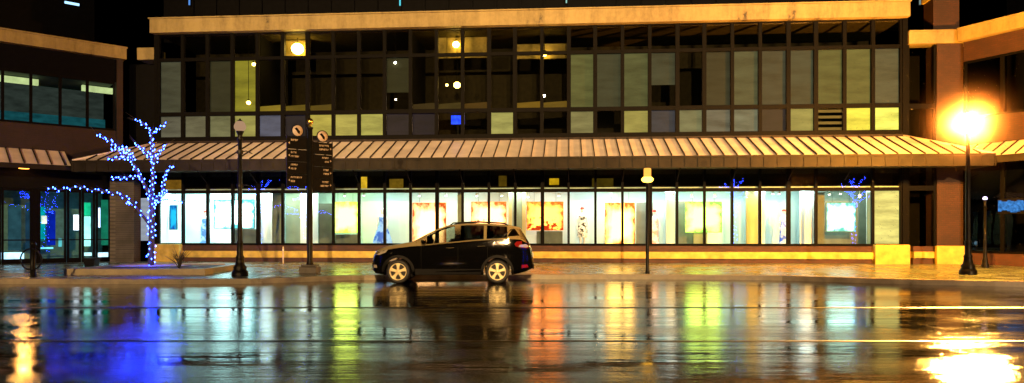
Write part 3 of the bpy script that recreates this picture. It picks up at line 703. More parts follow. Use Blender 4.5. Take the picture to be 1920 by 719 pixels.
mannequin(1470, 393, .8, slim, dress_mat('blue_white_gown', (.03, .12, .9), (.55, .7, 1), 2.4, 0), redhair, 'red haired mannequin in a slim blue and white gown, right part of the shop')
mannequin(384, 395, .9, slim, dress_mat('pale_cyan_gown', (.5, .85, .9), (.08, .3, .8), 2.5, 0), redhair, 'mannequin in a pale cyan gown in the second lit window from the tree')
# ------------------------------------------------------------------ office lamps behind the upper glass
def office_lamp(px, py, d, r, col, s, label, wide=0):
    u, z = FA.hit(px, py, d)
    fr = Frame(*(FA.M @ Vector((u, d, 0))).xy, FA.a)
    t = empty('hanging_lamp', label, 'lamp', fr, group='lamps burning behind the upper windows')
    MB().ball((0, 0, z), r, 14, 8, 1, 1, .9).build('globe', em('office_lamp_glow', col, s*2.2), t, fr)
    if wide:
        dd = d+r+.05; ua, za = FA.hit(wide[0], wide[2], dd); ub, zb = FA.hit(wide[1], wide[3], dd)
        MB().box(ua-u, ub-u, r+.05, r+.08, zb, min(9.96, za)).build('added_glare_plate', M_['added_glare_plate'], t, fr)  # plate added behind the lamp to spread its glare over the pane
    MB().tube([(0, 0, z+r*.88), (0, 0, 9.998)], .012, 5).lathe([(.05, z+r*.9+.05), (.07, z+r*.86)], (0, 0, 0), 10).build('cord', M_['frame'], t, fr)
WARM = (1, .60, .10)
for a in [(558, 92, .75, .27, WARM, 20, 'large glaring yellow lamp in the top row of windows, left third', (536, 582, 60, 112)),
          (855, 84, .9, .15, WARM, 24, 'yellow lamp in the top row of windows above the blue screen', (815, 920, 60, 108)),
          (857, 160, 1.0, .15, WARM, 12, 'yellow lamp in the tall window between the top lamp and the blue screen'),
          (838, 160, 1.0, .06, WARM, 12, 'small yellow light beside the lamp above the blue screen'),
          (1021, 101, .9, .12, WARM, 24, 'yellow lamp under the top row, rightmost of the burning lamps', (962, 1066, 84, 110)),
          (1020, 180, .9, .06, (1, .85, .5), 26, 'tiny bright lamp below the rightmost yellow lamp'),
          (476, 121, .12, .08, WARM, 14, 'small yellow lamp upper left in the olive lit window'),
          (466, 193, .12, .09, WARM, 12, 'small yellow lamp low in the olive lit window'),
          (741, 118, .1, .05, (1, .9, .7), 16, 'tiny white lamp in the half drawn blind window'),
          (742, 187, .5, .035, (1, .85, .6), 14, 'tiny white lamp under the half drawn blind')]:
    office_lamp(*a)
u0, z1 = FA.hit(846, 217, .5); u1, z0 = FA.hit(871, 233, .5)
fr = Frame(*(FA.M @ Vector(((u0+u1)/2, .5, 0))).xy, FA.a); hw = (u1-u0)/2
t = empty('screen', 'small glowing blue screen low in the upper windows', 'screen', fr)
MB().box(-hw, hw, 0, .02, z0, z1).build('display', em('blue_screen', (.02, .06, 1), 2.2, .6, 6), t, fr)
MB().box(-hw-.03, hw+.03, .021, .06, z0-.03, z1+.03).build('casing', M_['black'], t, fr)
MB().box(-.05, .05, .03, .05, 5.6, z0-.03).box(-.2, .2, -.1, .12, 5.56, 5.6).box(-.7, .7, -.3, .4, 5.50, 5.555).build('stand', M_['black'], t, fr)
# warm lit panels seen in the ground floor transoms
for px0, px1, py0, py1, c, s in [(677, 688, 332, 356, (230, 180, 40), .9), (730, 756, 336, 356, (120, 90, 20), .8), (1030, 1048, 335, 347, (220, 170, 20), .8), (310, 340, 338, 358, (150, 105, 30), .6), (1110, 1150, 335, 356, (75, 58, 10), .8), (935, 950, 330, 350, (100, 75, 15), .6)]:
    u0, z1 = FA.hit(px0, py0, .6); u1, z0 = FA.hit(px1, py1, .6)
    mpart(MB().box(u0, u1, .6, .63, max(3.305, z0), z1), 'lit_panel', em('amber_panel', lin(c), s, .4, 4))
# ------------------------------------------------------------------ small lights on the dark upper storey
for px, py, c, s, w in [(750, 6, (.1, .65, .75), 1.2, 'above the middle of the cornice'), (355, 5, (.1, .3, .8), 1.0, 'above the left end of the cornice'), (1062, 1, (.4, .8, .7), .8, 'right of the middle above the cornice'), (1725, 4, (.4, .55, .5), .5, 'beside the orange brick pier top')]:
    u, z = FA.hit(px, py, 2.85)
    fr = Frame(*(FA.M @ Vector((u, 2.85, 0))).xy, FA.a)
    t = empty('wall_light', 'small cold light on the dark upper storey '+w, 'light', fr)
    MB().box(-.03, .03, -.02, .02, z-.12, z+.15).build('tube', em('cold_light', c, s), t, fr)
    MB().box(-.05, .05, .021, .05, z-.16, z+.2).build('bracket', M_['black'], t, fr)
u, z = FLW.hit(135, 7, 4.4); fr = Frame(*(FLW.M @ Vector((u, 4.4, 0))).xy, FLW.a)
t = empty('wall_light', 'small blue white tube light high above the left brick wing', 'light', fr)
MB().box(-.3, .3, -.03, .03, z-.05, z+.05).build('tube', em('cold_tube', (.35, .65, 1), 2.0), t, fr)
MB().box(-.34, .34, .031, .06, z-.07, z+.07).build('bracket', M_['black'], t, fr)
# ------------------------------------------------------------------ car
def car():
    x0 = (693-CX)/F*20.05
    fr = Frame(x0, 20.05+.93, 0)
    t = empty('parked_car', 'wet black five door SUV parked at the kerb facing left', 'car', fr)
    def lerp(tab, x):
        for (a, b), (c, d) in zip(tab[:-1], tab[1:]):
            if x <= c:
                f = (x-a)/(c-a); return b+(d-b)*max(0, f)
        return tab[-1][1]
    TOP = [(0, .64), (.03, .80), (.10, .90), (.25, .985), (.5, 1.06), (.85, 1.12), (1.13, 1.17), (1.5, 1.37), (1.87, 1.55), (2.14, 1.635), (2.4, 1.668), (2.68, 1.685), (3.0, 1.687), (3.36, 1.675), (3.8, 1.645), (4.12, 1.585), (4.18, 1.54), (4.40, 1.18), (4.49, .98), (4.53, .70)]
    BELT = [(0, .58), (.10, .80), (.3, .93), (.6, 1.0), (1.13, 1.06), (1.5, 1.085), (2.05, 1.14), (2.98, 1.225), (3.8, 1.27), (4.18, 1.25), (4.40, 1.12), (4.53, .66)]
    LOW = [(0, .36), (.1, .28), (.4, .23), (4.0, .24), (4.3, .32), (4.53, .42)]
    WID = [(0, .58), (.04, .68), (.12, .78), (.3, .86), (.6, .905), (1.0, .92), (3.5, .92), (4.0, .905), (4.3, .86), (4.45, .79), (4.53, .68)]
    ROOF = [(0, .50), (.3, .74), (1.0, .78), (1.13, .77), (1.5, .70), (2.14, .625), (3.8, .60), (4.18, .62), (4.40, .70), (4.53, .60)]
    def section(x):
        zt, zl, w, wr = lerp(TOP, x), lerp(LOW, x), lerp(WID, x), lerp(ROOF, x)
        bl = min(lerp(BELT, x), zt-.03)
        s = bl-zl
        return [(0, zl), (.80*w, zl), (.955*w, zl+.10*s), (.975*w, zl+.30*s), (w, zl+.52*s), (w, zl+.72*s), (.985*w, zl+.86*s), (.968*w, bl-.028), (.90*w, bl),
                (wr, zt-.06 if zt-bl > .12 else bl+(zt-bl)*.5), (wr*.9, zt-.018 if zt-bl > .12 else bl+(zt-bl)*.8), (wr*.5, zt-.004), (0, zt)]
    xs = [0, .03, .06, .10, .17, .25, .37, .5, .68, .85, 1.0, 1.13, 1.3, 1.5, 1.56, 1.72, 1.87, 2.0, 2.14, 2.34, 2.5, 2.68, 2.9, 3.15, 3.23, 3.4, 3.6, 3.8, 3.95, 4.12, 4.18, 4.29, 4.40, 4.45, 4.49, 4.53]
    half = [section(x) for x in xs]; n = len(half[0])
    ring = 2*n-2
    verts = []
    for x, h in zip(xs, half):
        pts = [(x, -y, z) for y, z in h]+[(x, y, z) for y, z in h[-2:0:-1]]
        verts += pts
    faces = []; mi = []
    for i in range(len(xs)-1):
        xa, xb = xs[i], xs[i+1]
        for k in range(ring):
            faces.append((i*ring+k, i*ring+(k+1) % ring, (i+1)*ring+(k+1) % ring, (i+1)*ring+k))
            kk = k if k < n-1 else ring-1-k
            hole = 0
            if kk == 8 and xa >= 1.55 and xb <= 3.81 and not (xa == 2.34) and not (xa == 3.15): hole = 1
            if kk in (10, 11) and ((xa >= 1.13 and xb <= 2.14) or (xa >= 4.18 and xb <= 4.40)): hole = 1
            mi.append(hole)
    faces.append(tuple(range(ring-1, -1, -1))); mi.append(0)
    faces.append(tuple(range((len(xs)-1)*ring, len(xs)*ring))); mi.append(0)
    me = bpy.data.meshes.new('body'); me.from_pydata(verts, [], faces)
    def droplet_paint():
        m, nt, out = newmat('wet_black_paint')
        b = N(nt, 'ShaderNodeBsdfPrincipled'); nt.links.new(b.outputs[0], out.inputs[0])
        b.inputs['Roughness'].default_value = .45
        b.inputs['Coat Weight'].default_value = 1; b.inputs['Coat Roughness'].default_value = .05; b.inputs['Specular IOR Level'].default_value = .0
        # gold lamp light on upward faces, put into the colour as pale grain
        ge = N(nt, 'ShaderNodeNewGeometry'); sp = N(nt, 'ShaderNodeSeparateXYZ'); nt.links.new(ge.outputs['Normal'], sp.inputs[0])
        tc0 = N(nt, 'ShaderNodeTexCoord'); sn = noise(nt, 38, 4, tc0.outputs['Object'], .7)
        sm = N(nt, 'ShaderNodeMath', operation='MULTIPLY_ADD'); nt.links.new(sn.outputs['Fac'], sm.inputs[0]); sm.inputs[1].default_value = .5; nt.links.new(sp.outputs['Z'], sm.inputs[2])
        rc = ramp(nt, sm.outputs[0], [(.80, (.0025, .0025, .0025)), (.92, (.15, .12, .06)), (1.0, (.36, .29, .14))])
        nt.links.new(rc.outputs[0], b.inputs['Base Color'])
        tc = N(nt, 'ShaderNodeTexCoord'); v = N(nt, 'ShaderNodeTexVoronoi'); v.inputs['Scale'].default_value = 55; nt.links.new(tc.outputs['Object'], v.inputs[0])
        r = ramp(nt, v.outputs['Distance'], [(.0, 1.0), (.4, 0.0)])
        bp = N(nt, 'ShaderNodeBump'); bp.inputs['Strength'].default_value = .07; bp.inputs['Distance'].default_value = .004
        nt.links.new(r.outputs[0], bp.inputs['Height']); nt.links.new(bp.outputs[0], b.inputs['Normal']); nt.links.new(bp.outputs[0], b.inputs['Coat Normal'])
        return m
    paint = droplet_paint()
    me.materials.append(paint); me.materials.append(paint)
    me.polygons.foreach_set('material_index', mi)
    bm = bmesh.new(); bm.from_mesh(me); bmesh.ops.recalc_face_normals(bm, faces=bm.faces); bm.to_mesh(me); bm.free()
    tmp = bpy.data.objects.new('tmp', me); COL.objects.link(tmp)
    WH = [(.78, .335), (3.53, .335)]
    cut = MB()
    for wx, wz in WH: cut.lathe([(.001, -1.2), (.40, -1.2), (.40, 1.2), (.001, 1.2)], (wx, 0, wz+.01), 36, 'y')
    co = cut.build('cutter', paint)
    md = tmp.modifiers.new('b', 'BOOLEAN'); md.object = co; md.operation = 'DIFFERENCE'; md.solver = 'EXACT'
    bpy.context.view_layer.update()
    dg = bpy.context.evaluated_depsgraph_get()
    bme = bpy.data.meshes.new_from_object(tmp.evaluated_get(dg))
    bpy.data.objects.remove(tmp); bpy.data.objects.remove(co)
    bm = bmesh.new(); bm.from_mesh(bme)
    bmesh.ops.delete(bm, geom=[f for f in bm.faces if f.material_index == 1], context='FACES')
    for f in bm.faces: f.smooth = True
    bm.to_mesh(bme); bm.free()
    bme.set_sharp_from_angle(angle=R(38))
    body = bpy.data.objects.new('body', bme); COL.objects.link(body); body.parent = t; WORLD[body.name] = WORLD[t.name]
    def side(x, z, off=.006):
        s = section(x)[1:10]
        for (ya, za), (yb, zb) in zip(s[:-1], s[1:]):
            if za <= z <= zb: return ya+(yb-ya)*(z-za)/max(1e-5, zb-za)+off
        return s[-1][0]+off if z > s[-1][1] else s[0][0]+off
    def skin_panel(poly, name, mat, sgn, parent=t, off=.006, sub=1):
        pts = []
        for (xa, za), (xb, zb) in zip(poly, poly[1:]+poly[:1]):
            for j in range(sub): pts.append((xa+(xb-xa)*j/sub, za+(zb-za)*j/sub))
        g = MB(); cx = sum(p[0] for p in pts)/len(pts); cz = sum(p[1] for p in pts)/len(pts)
        vs = [(cx, sgn*side(cx, cz, off), cz)]+[(x, sgn*side(x, z, off), z) for x, z in pts]; m = len(pts)
        g.add(vs, [(0, 1+j, 1+(j+1) % m) for j in range(m)], True)
        return g.build(name, mat, parent, fr)
    def cab_glass():
        return glass('car_glass', (.55, .6, .55), .10, .0)
    cg = cab_glass(); tint = glass('privacy_glass', (.10, .10, .09), .10, .0)
    trim = pm('black_trim', (.004, .004, .004), .6, spec=.2); lens_red = pm('red_lens', (.22, .008, .005), .12, 0, .1, 5, 0, 40, .6, 1); lens_clear = pm('clear_lens', (.55, .5, .4), .1, .3, .1, 5, 0, 40, .8, 1)
    chrome = pm('bright_trim', (.6, .58, .52), .22, 1)
    def zr(x): return lerp(TOP, x)-.062
    def zb(x): return lerp(BELT, x)+.004
    for sgn in (-1, 1):
        def strip(xlist, name, mat):
            g = MB(); vs = []
            for x in xlist:
                for f in (0, 1):
                    z = zb(x)+(zr(x)-zb(x))*f; vs.append((x, sgn*side(x, z, -.012), z))
            g.add(vs, [(2*i, 2*i+2, 2*i+3, 2*i+1) for i in range(len(xlist)-1)], True)
            return g.build(name, mat, t, fr)
        strip([1.56, 1.72, 1.87, 2.0, 2.14, 2.34], 'side_window', cg)
        strip([2.5, 2.68, 2.9, 3.15], 'side_window', tint)
        strip([3.23, 3.4, 3.6, 3.8], 'side_window', tint)
        # chrome-less window surround strip and light pillar edge
        g = MB().tube([(3.66, sgn*side(3.66, zb(3.66)+.02, .004), zb(3.66)+.02), (3.92, sgn*side(3.92, zr(3.92)-.05, .012), zr(3.92)-.05)], .018, 6)
        g.build('pillar_trim', chrome, t, fr)
        skin_panel([(3.80, 1.31), (3.95, 1.52), (4.02, 1.52), (4.15, 1.33)], 'quarter_glass', tint, sgn, off=.01)
        skin_panel([(4.00, 1.10), (4.06, 1.17), (4.28, 1.19), (4.385, 1.13), (4.43, 1.02), (4.36, .985), (4.15, 1.0), (4.04, 1.04)], 'taillight', lens_red, sgn, sub=3)
        skin_panel([(4.12, 1.02), (4.15, 1.08), (4.32, 1.10), (4.40, 1.04), (4.34, 1.0)], 'taillight_lens', lens_clear, sgn, off=.012, sub=2)
        skin_panel([(4.2, .43), (4.2, .52), (4.36, .53), (4.40, .45)], 'rear_reflector', lens_red, sgn, sub=2)
        skin_panel([(.085, .80), (.11, .86), (.28, .915), (.50, .945), (.42, .86), (.25, .80)], 'headlight', lens_clear, sgn, sub=3)
        skin_panel([(.07, .44), (.07, .52), (.17, .52), (.18, .44)], 'fog_light', lens_clear, sgn, sub=2)
        g = MB()
        for a, b in ((1.25, 3.08),):
            for i in range(12):
                xa, xb = a+(b-a)*i/12, a+(b-a)*(i+1)/12
                g.quad((xa, sgn*side(xa, .31), .25), (xb, sgn*side(xb, .31), .25), (xb, sgn*side(xb, .41), .41), (xa, sgn*side(xa, .41), .41))
        g.build('sill_cladding', trim, t, fr)
        MB().tube([(1.72, sgn*side(1.72, .545), .545), (2.68, sgn*side(2.68, .565), .565)], .012, 6).build('trim_strip', chrome, t, fr)
        for wx, wz in WH:
            g = MB(); vs = []; m = 22
            for j in range(m+1):
                a = R(-8)+(R(196))*j/m
                for rr, oo in ((.385, .012), (.46, .008)):
                    x, z = wx+rr*math.cos(a), wz+rr*math.sin(a)
                    z = max(z, .25); vs.append((x, sgn*side(min(4.5, max(.02, x)), z, oo), z))
            g.add(vs, [(2*j, 2*j+2, 2*j+3, 2*j+1) for j in range(m)], True); g.build('wheel_arch', trim, t, fr)
        for hx in (2.22, 3.08):
            z = .98+.05*(hx-2.2); y = side(hx, z, 0)
            MB().tube([(hx-.11, sgn*y, z), (hx-.09, sgn*(y+.035), z), (hx+.09, sgn*(y+.035), z+.006), (hx+.11, sgn*y, z+.006)], .016, 6).build('door_handle', paint, t, fr)
        # door shut lines
        g = MB()
        for xa in (1.42, 2.44, 3.26):
            zz = [.42+.06*i for i in range(11)]
            zz = [z for z in zz if z < lerp(BELT, xa)-.03]
            for a, b in zip(zz[:-1], zz[1:]):
                xs_ = xa+(.12*max(0, (.75-a))**1.2*-1.6 if xa > 3 else 0)
                g.quad((xs_-.006, sgn*side(xs_, a, .003), a), (xs_+.006, sgn*side(xs_, a, .003), a), (xs_+.006, sgn*side(xs_, b, .003), b), (xs_-.006, sgn*side(xs_, b, .003), b))
        g.build('door_gap', M_['black'], t, fr)
        mb = MB().ball((1.50, sgn*1.0, 1.17), .1, 12, 8, .75, 1.1, .75).tube([(1.55, sgn*.86, 1.13), (1.52, sgn*.95, 1.14)], .03, 6)
        mb.build('wing_mirror', paint, t, fr)
        MB().tube([(2.2, sgn*.56, lerp(TOP, 2.2)-.02), (2.28, sgn*.56, lerp(TOP, 2.28)+.035), (3.0, sgn*.56, 1.725), (3.72, sgn*.56, lerp(TOP, 3.72)+.035), (3.82, sgn*.56, lerp(TOP, 3.82)-.02)], .02, 7).build('roof_rail', trim, t, fr)
    # windscreen and rear window
    for xl, nm, mat in (([1.13, 1.3, 1.5, 1.72, 1.87, 2.14], 'windscreen', cg), ([4.18, 4.29, 4.40], 'rear_window', tint)):
        vs = []
        for x in xl:
            s = section(x)
            vs += [(x, -s[10][0], s[10][1]-.004), (x, -s[11][0], s[11][1]-.004), (x, 0, s[12][1]-.004), (x, s[11][0], s[11][1]-.004), (x, s[10][0], s[10][1]-.004)]
        MB().add(vs, [(5*i+k, 5*i+k+1, 5*i+k+6, 5*i+k+5) for i in range(len(xl)-1) for k in range(4)], True).build(nm, mat, t, fr)
    # cabin
    g = MB().box(1.2, 4.1, -.78, .78, .5, .55)
    g.build('cabin_floor', trim, t, fr)
    MB().add([(1.15, -.75, 1.06), (1.15, .75, 1.06), (1.62, .75, 1.04), (1.62, -.75, 1.04), (1.15, -.75, .6), (1.15, .75, .6), (1.62, .75, .6), (1.62, -.75, .6)], [(0,1,2,3), (3,2,6,7), (0,3,7,4), (1,5,6,2)]).build('dashboard', trim, t, fr)
    for sx, sy in ((2.05, -.38), (2.05, .38), (3.0, -.38), (3.0, .38)):
        g = MB().tube([(sx+.12, sy, .72), (sx+.22, sy, 1.0), (sx+.30, sy, 1.2)], [.2, .21, .15], 10).ball((sx+.33, sy, 1.36), .11, 10, 6, .6, 1.1, .8).box(sx-.3, sx+.2, sy-.24, sy+.24, .56, .76)
        g.build('seat', trim, t, fr)
    MB().tube([(1.72+.06*math.sin(a), -.38+.18*math.cos(a), 1.06+.17*math.sin(a)) for a in [2*math.pi*j/16 for j in range(17)]], .014, 6).build('steering_wheel', trim, t, fr)
    # front grille, bumpers, plate
    MB().box(-.012, .04, -.5, .5, .44, .62).build('grille', trim, t, fr)
    MB().box(4.50, 4.56, -.6, .6, .40, .52).build('bumper', trim, t, fr)
    MB().box(4.52, 4.545, -.26, .26, .72, .84).build('number_plate', M_['wall_w'], t, fr)
    # wheels
    rim_m = pm('wet_alloy', (.95, .80, .45), .35, .25, .1, 8); tyre_m = pm('tyre_rubber', (.012, .012, .012), .6)
    for wx, wz in WH:
        for sgn in (-1, 1):
            yo = sgn*.905
            wr = Frame(x0+wx, 20.98+yo, 0)
            T = MB().lathe([(.235, sgn*.0), (.25, sgn*.012), (.30, sgn*.012), (.325, -sgn*.01), (.335, -sgn*.05), (.335, -sgn*.18), (.31, -sgn*.22), (.24, -sgn*.22)], (wx, yo, wz), 36, 'y')
            T.lathe([(.001, -sgn*.10), (.24, -sgn*.10)], (wx, yo, wz), 24, 'y')
            wo = T.build('wheel', tyre_m, t, fr)
            Rm = MB().lathe([(.236, -sgn*.06), (.243, -sgn*.004), (.232, sgn*.006), (.214, -sgn*.02), (.212, -sgn*.09)], (wx, yo, wz), 36, 'y')
            Rm.lathe([(.001, -sgn*.004), (.05, -sgn*.006), (.065, -sgn*.03), (.065, -sgn*.08)], (wx, yo, wz), 16, 'y')
            for j in range(5):
                a = R(90+72*j)
                ca, sa = math.cos(a), math.sin(a)
                def pt(r, w_, y): return (wx+r*ca-w_*sa, yo+y*sgn, wz+r*sa+w_*ca)
                prof = [(.05, .040), (.12, .036), (.17, .046), (.218, .068)]
                vs = []
                for r_, w_ in prof: vs += [pt(r_, -w_, -.022), pt(r_, w_, -.022), pt(r_, w_*.6, -.004), pt(r_, -w_*.6, -.004)]
                fs = []
                for q in range(3): fs += [(4*q+e, 4*q+(e+1) % 4, 4*q+4+(e+1) % 4, 4*q+4+e) for e in range(4)]
                Rm.add(vs, fs, False)
            Rm.build('rim', rim_m, wo, fr)
    return t
car()
# ------------------------------------------------------------------ street furniture
def lamp_post(name, label, x, y, H, base_w, glow, strength, globe_r, z0=.15, arms=True, group=None, pole_r=.07):
    fr = Frame(x, y, 0)
    t = empty(name, label, 'street lamp', fr, group=group)
    b = base_w/2
    MB().lathe([(b*1.05, z0), (b*1.05, z0+.10), (b*.95, z0+.14), (b*.8, z0+.20), (b*.86, z0+.26), (b*.6, z0+.34), (b*.5, z0+.50), (b*.55, z0+.55), (pole_r*1.25, z0+.62), (pole_r*1.15, z0+.95), (pole_r*1.3, z0+1.0), (pole_r, z0+1.04)], (0, 0, 0), 20).build('base', M_['blackmetal'], t, fr)
    zt = H-globe_r*2.2
    MB().lathe([(pole_r, z0+1.03), (pole_r*.92, z0+2.2), (pole_r*.8, zt-.25), (pole_r*1.2, zt-.22), (pole_r*.8, zt-.16), (pole_r*1.1, zt-.06), (globe_r*.62, zt-.01), (globe_r*.66, zt+.02), (.001, zt+.025)], (0, 0, 0), 16).build('pole', M_['blackmetal'], t, fr)
    if arms:
        for z, L in arms: MB().tube([(0, 0, z), (L*.5, 0, z+.03), (L, 0, z-.05)], [.02, .016, .012], 6).lathe([(pole_r*1.3, z-.05), (pole_r*1.3, z+.05)], (0, 0, 0), 12).build('banner_arm', M_['blackmetal'], t, fr)
    gl = [(globe_r*.62, zt+.03), (globe_r*.95, zt+globe_r*.55), (globe_r, zt+globe_r*1.0), (globe_r*.8, zt+globe_r*1.5), (globe_r*.5, zt+globe_r*1.8), (.001, zt+globe_r*1.86)]
    MB().lathe(gl, (0, 0, 0), 20).build('globe', em('lamp_glow', glow, strength), t, fr)
    MB().lathe([(globe_r*.52, zt+globe_r*1.84), (globe_r*.3, zt+globe_r*2.0), (.03, zt+globe_r*2.06), (.02, zt+globe_r*2.25), (.001, zt+globe_r*2.3)], (0, 0, 0), 14).build('finial', M_['blackmetal'], t, fr)
    return t
SOD = (1.0, .37, .04)
lamp_post('street_lamp', 'black lantern post with faintly lit globe between tree and signpost', (450-CX)/F*21.1, 21.1, 4.72, .44, (1, .60, .34), .42, .17, arms=[(3.76, .36), (2.78, .34)])
LR = lamp_post('street_lamp', 'street lamp with blinding orange glare on the right pavement', (1815-CX)/F*21.9, 21.9, 5.02, .46, SOD, 11000, .2, arms=[])
t = lamp_post('street_lamp', 'slim dark lamp post with small cold light right of the blinding lamp', (1847-CX)/F*26.0, 26.0, 2.72, .24, (.75, .6, 1), 6, .07, arms=[], pole_r=.045)
# slender post with a small amber lantern
fr = Frame((1214-CX)/F*22.5, 22.5, 0)
t = empty('lamp_post', 'thin black post with small amber lantern in front of the red haired mannequin', 'lamp post', fr)
MB().lathe([(.07, .15), (.07, .20), (.055, .24), (.05, 2.94), (.06, 2.96), (.001, 2.965)], (0, 0, 0), 14).build('pole', M_['blackmetal'], t, fr)
MB().lathe([(.03, 2.967), (.14, 2.99), (.19, 3.06), (.15, 3.12), (.11, 3.14)], (0, 0, 0), 18).build('bowl', em('amber_bowl', (1, .52, .05), 9), t, fr)
MB().lathe([(.115, 3.142), (.115, 3.38), (.10, 3.41), (.001, 3.42)], (0, 0, 0), 16).build('chimney', em('amber_chimney', (1, .42, .06), 1.6), t, fr)
# wayfinding signpost
fr = Frame((581-CX)/F*22.5, 22.5, 0)
t = empty('signpost', 'tall black wayfinding signpost with two stacks of name boards and round emblems', 'signpost', fr)
MB().box(-.27, .27, -.27, .27, .15, .36).box(-.23, .23, -.23, .23, .362, .42).build('base', pm('dark_granite', (.05, .045, .04), .5), t, fr, bevel=.02)
MB().lathe([(.12, .42), (.10, .5), (.088, .55), (.08, 4.62), (.10, 4.63), (.10, 4.68), (.001, 4.70)], (0, 0, 0), 16).build('pole', M_['blackmetal'], t, fr)
MB().lathe([(.03, 4.70), (.05, 4.72), (.04, 4.75), (.09, 4.80), (.105, 4.86), (.08, 4.93), (.02, 4.97), (.001, 5.0)], (0, 0, 0), 14).build('finial', M_['gold'], t, fr)
sg_face = pm('sign_board_black', (.0025, .0025, .0025), .5, spec=.06); sg_txt = pm('pale_lettering', (.26, .21, .16), .6); emb_m = pm('emblem_disc', (.36, .29, .25), .5)
ang = R(38)
def blade(cx_px, zc, txts, arrow):
    lx = (cx_px-581)/F*22.5
    # the two blades lie on one line through the post, turned away to the right
    bf = Frame(fr.o.x+lx, fr.o.y+lx*math.tan(ang), ang)
    w = .62; h = .345
    z = zc
    MB().lathe([(.001, -.018), (.19, -.018), (.19, .018), (.001, .018)], (0, 0, z+.30), 24, 'y').build('emblem_back', sg_face, t, bf)
    e = MB().lathe([(.001, -.0245), (.165, -.024), (.165, -.019)], (0, 0, z+.30), 24, 'y').build('emblem', emb_m, t, bf)
    # dark running shape inside the disc
    MB().add([(-.10, -.027, z+.36), (-.03, -.027, z+.40), (.03, -.027, z+.33), (.075, -.027, z+.28), (.06, -.027, z+.19), (.0, -.027, z+.23), (-.03, -.027, z+.29)], [(0, 1, 2, 3, 4, 5, 6)]).build('emblem_mark', sg_face, e, bf)
    MB().box(-w/2-.03, -w/2-.002, -.02, .02, z-1.48, z+.14).box(w/2+.002, w/2+.03, -.02, .02, z-1.48, z+.14).build('side_rail', M_['blackmetal'], t, bf)
    for i in range(4):
        zb_, zt_ = z+.10-(i+1)*.38+.012, z+.10-i*.38
        bd = MB().box(-w/2, w/2, -.015, .015, zb_, zt_).box(-w/2, w/2, -.02, -.0155, zt_-.012, zt_).build('name_board', sg_face, t, bf)
        for li, nch in enumerate(txts[i]):
            g = MB()
            zl_ = zt_-.09-li*.12
            x = -w/2+.10 if arrow < 0 else w/2-.10-nch*.045
            for c in range(nch):
                # unreadable small lettering: strokes of mixed height
                hh = random.choice((.045, .06, .06, .05))
                g.box(x, x+.012, -.0225, -.0158, zl_-.03, zl_-.03+hh)
                g.box(x+.0125, x+.032, -.0225, -.0158, zl_-.03+random.choice((0, .025, .04)), zl_-.03+random.choice((.014+.04, .055)))
                x += .045
            g.build('lettering', sg_txt, bd, bf)
        ax = arrow*(w/2-.045); zc_ = (zb_+zt_)/2
        MB().add([(ax+arrow*.03, -.0225, zc_), (ax-arrow*.02, -.0225, zc_+.04), (ax-arrow*.02, -.0225, zc_-.04)], [(0, 1, 2)]).build('arrow', sg_txt, bd, bf)
blade(562, 4.24, [[5], [4, 6], [5, 4], [8, 3]], -1)
blade(600.5, 4.13, [[7, 7], [5, 3], [4, 4], [5, 6]], 1)
# bike rack: post with a hoop
fr = Frame((62-CX)/F*20.6, 20.6, 0)
t = empty('bike_rack', 'dark bollard bicycle rack with a round hoop at the left kerb', 'bike rack', fr)
MB().lathe([(.10, .15), (.10, .18), (.075, .2), (.07, 1.06), (.08, 1.07), (.08, 1.12), (.05, 1.16), (.001, 1.17)], (0, 0, 0), 16).build('post', M_['blackmetal'], t, fr)
MB().tube([(.30*math.sin(a), -.085, .66+.30*math.cos(a)) for a in [2*math.pi*j/32 for j in range(33)]], .022, 8, False).build('hoop', M_['blackmetal'], t, fr)
# planting bed with stone rim
by0, by1 = 21.7, 25.6
bl = [((120-CX)/F*by0, by0), ((384-CX)/F*by0, by0), ((441-CX)/F*24.6, 24.6), ((441-CX)/F*by1, by1), ((120-CX)/F*by0, by1)]
bl_in = [(bl[0][0]+.25, by0+.25), (bl[1][0]-.12, by0+.25), (bl[2][0]-.28, 24.62), (bl[3][0]-.28, by1-.25), (bl[4][0]+.25, by1-.25)]
t = empty('planting_bed', 'long low stone edged planting bed around the lit tree', 'planting bed', Frame(0, 0, 0))
g = MB()
m = len(bl)
vs = [(x, y, .14) for x, y in bl]+[(x, y, .33) for x, y in bl]+[(x, y, .33) for x, y in bl_in]+[(x, y, .2) for x, y in bl_in]
g.add(vs, [(i+k*m, (i+1) % m+k*m, (i+1) % m+(k+1)*m, i+(k+1)*m) for i in range(m) for k in range(3)])
g.build('rim', M_['kerb'], t, ID)
g = MB()
NXb, NYb = 26, 10
gx0, gx1 = bl_in[0][0], bl_in[2][0]
vs = []
for j in range(NYb+1):
    for i in range(NXb+1):
        f = j/NYb
        xr = bl_in[1][0]+(bl_in[2][0]-bl_in[1][0])*min(1, (by0+.25+f*(by1-by0-.5)-by0)/(24.62-by0))
        x = gx0+(xr-gx0)*i/NXb; y = by0+.25+f*(by1-by0-.5)
        vs.append((x, y, .27+.03*random.random()))
g.add(vs, [(j*(NXb+1)+i, j*(NXb+1)+i+1, (j+1)*(NXb+1)+i+1, (j+1)*(NXb+1)+i) for j in range(NYb) for i in range(NXb)], True)
g.build('soil', M_['soil'], t, ID)
g = MB()
vs = [( -12.2+.0, 24.1, .325)]
for k in range(22):
    a = 2*math.pi*k/22; r = 1+.25*random.random()
    vs.append(((278-CX)/F*24.3+1.15*r*math.cos(a), 24.3+.75*r*math.sin(a), .305))
vs[0] = ((278-CX)/F*24.3, 24.3, .325)
g.add(vs, [(0, 1+k, 1+(k+1) % 22) for k in range(22)], True); g.build('pale_patch', M_['pale_patch'], t, ID)  # pale irregular patch on the soil round the trunk
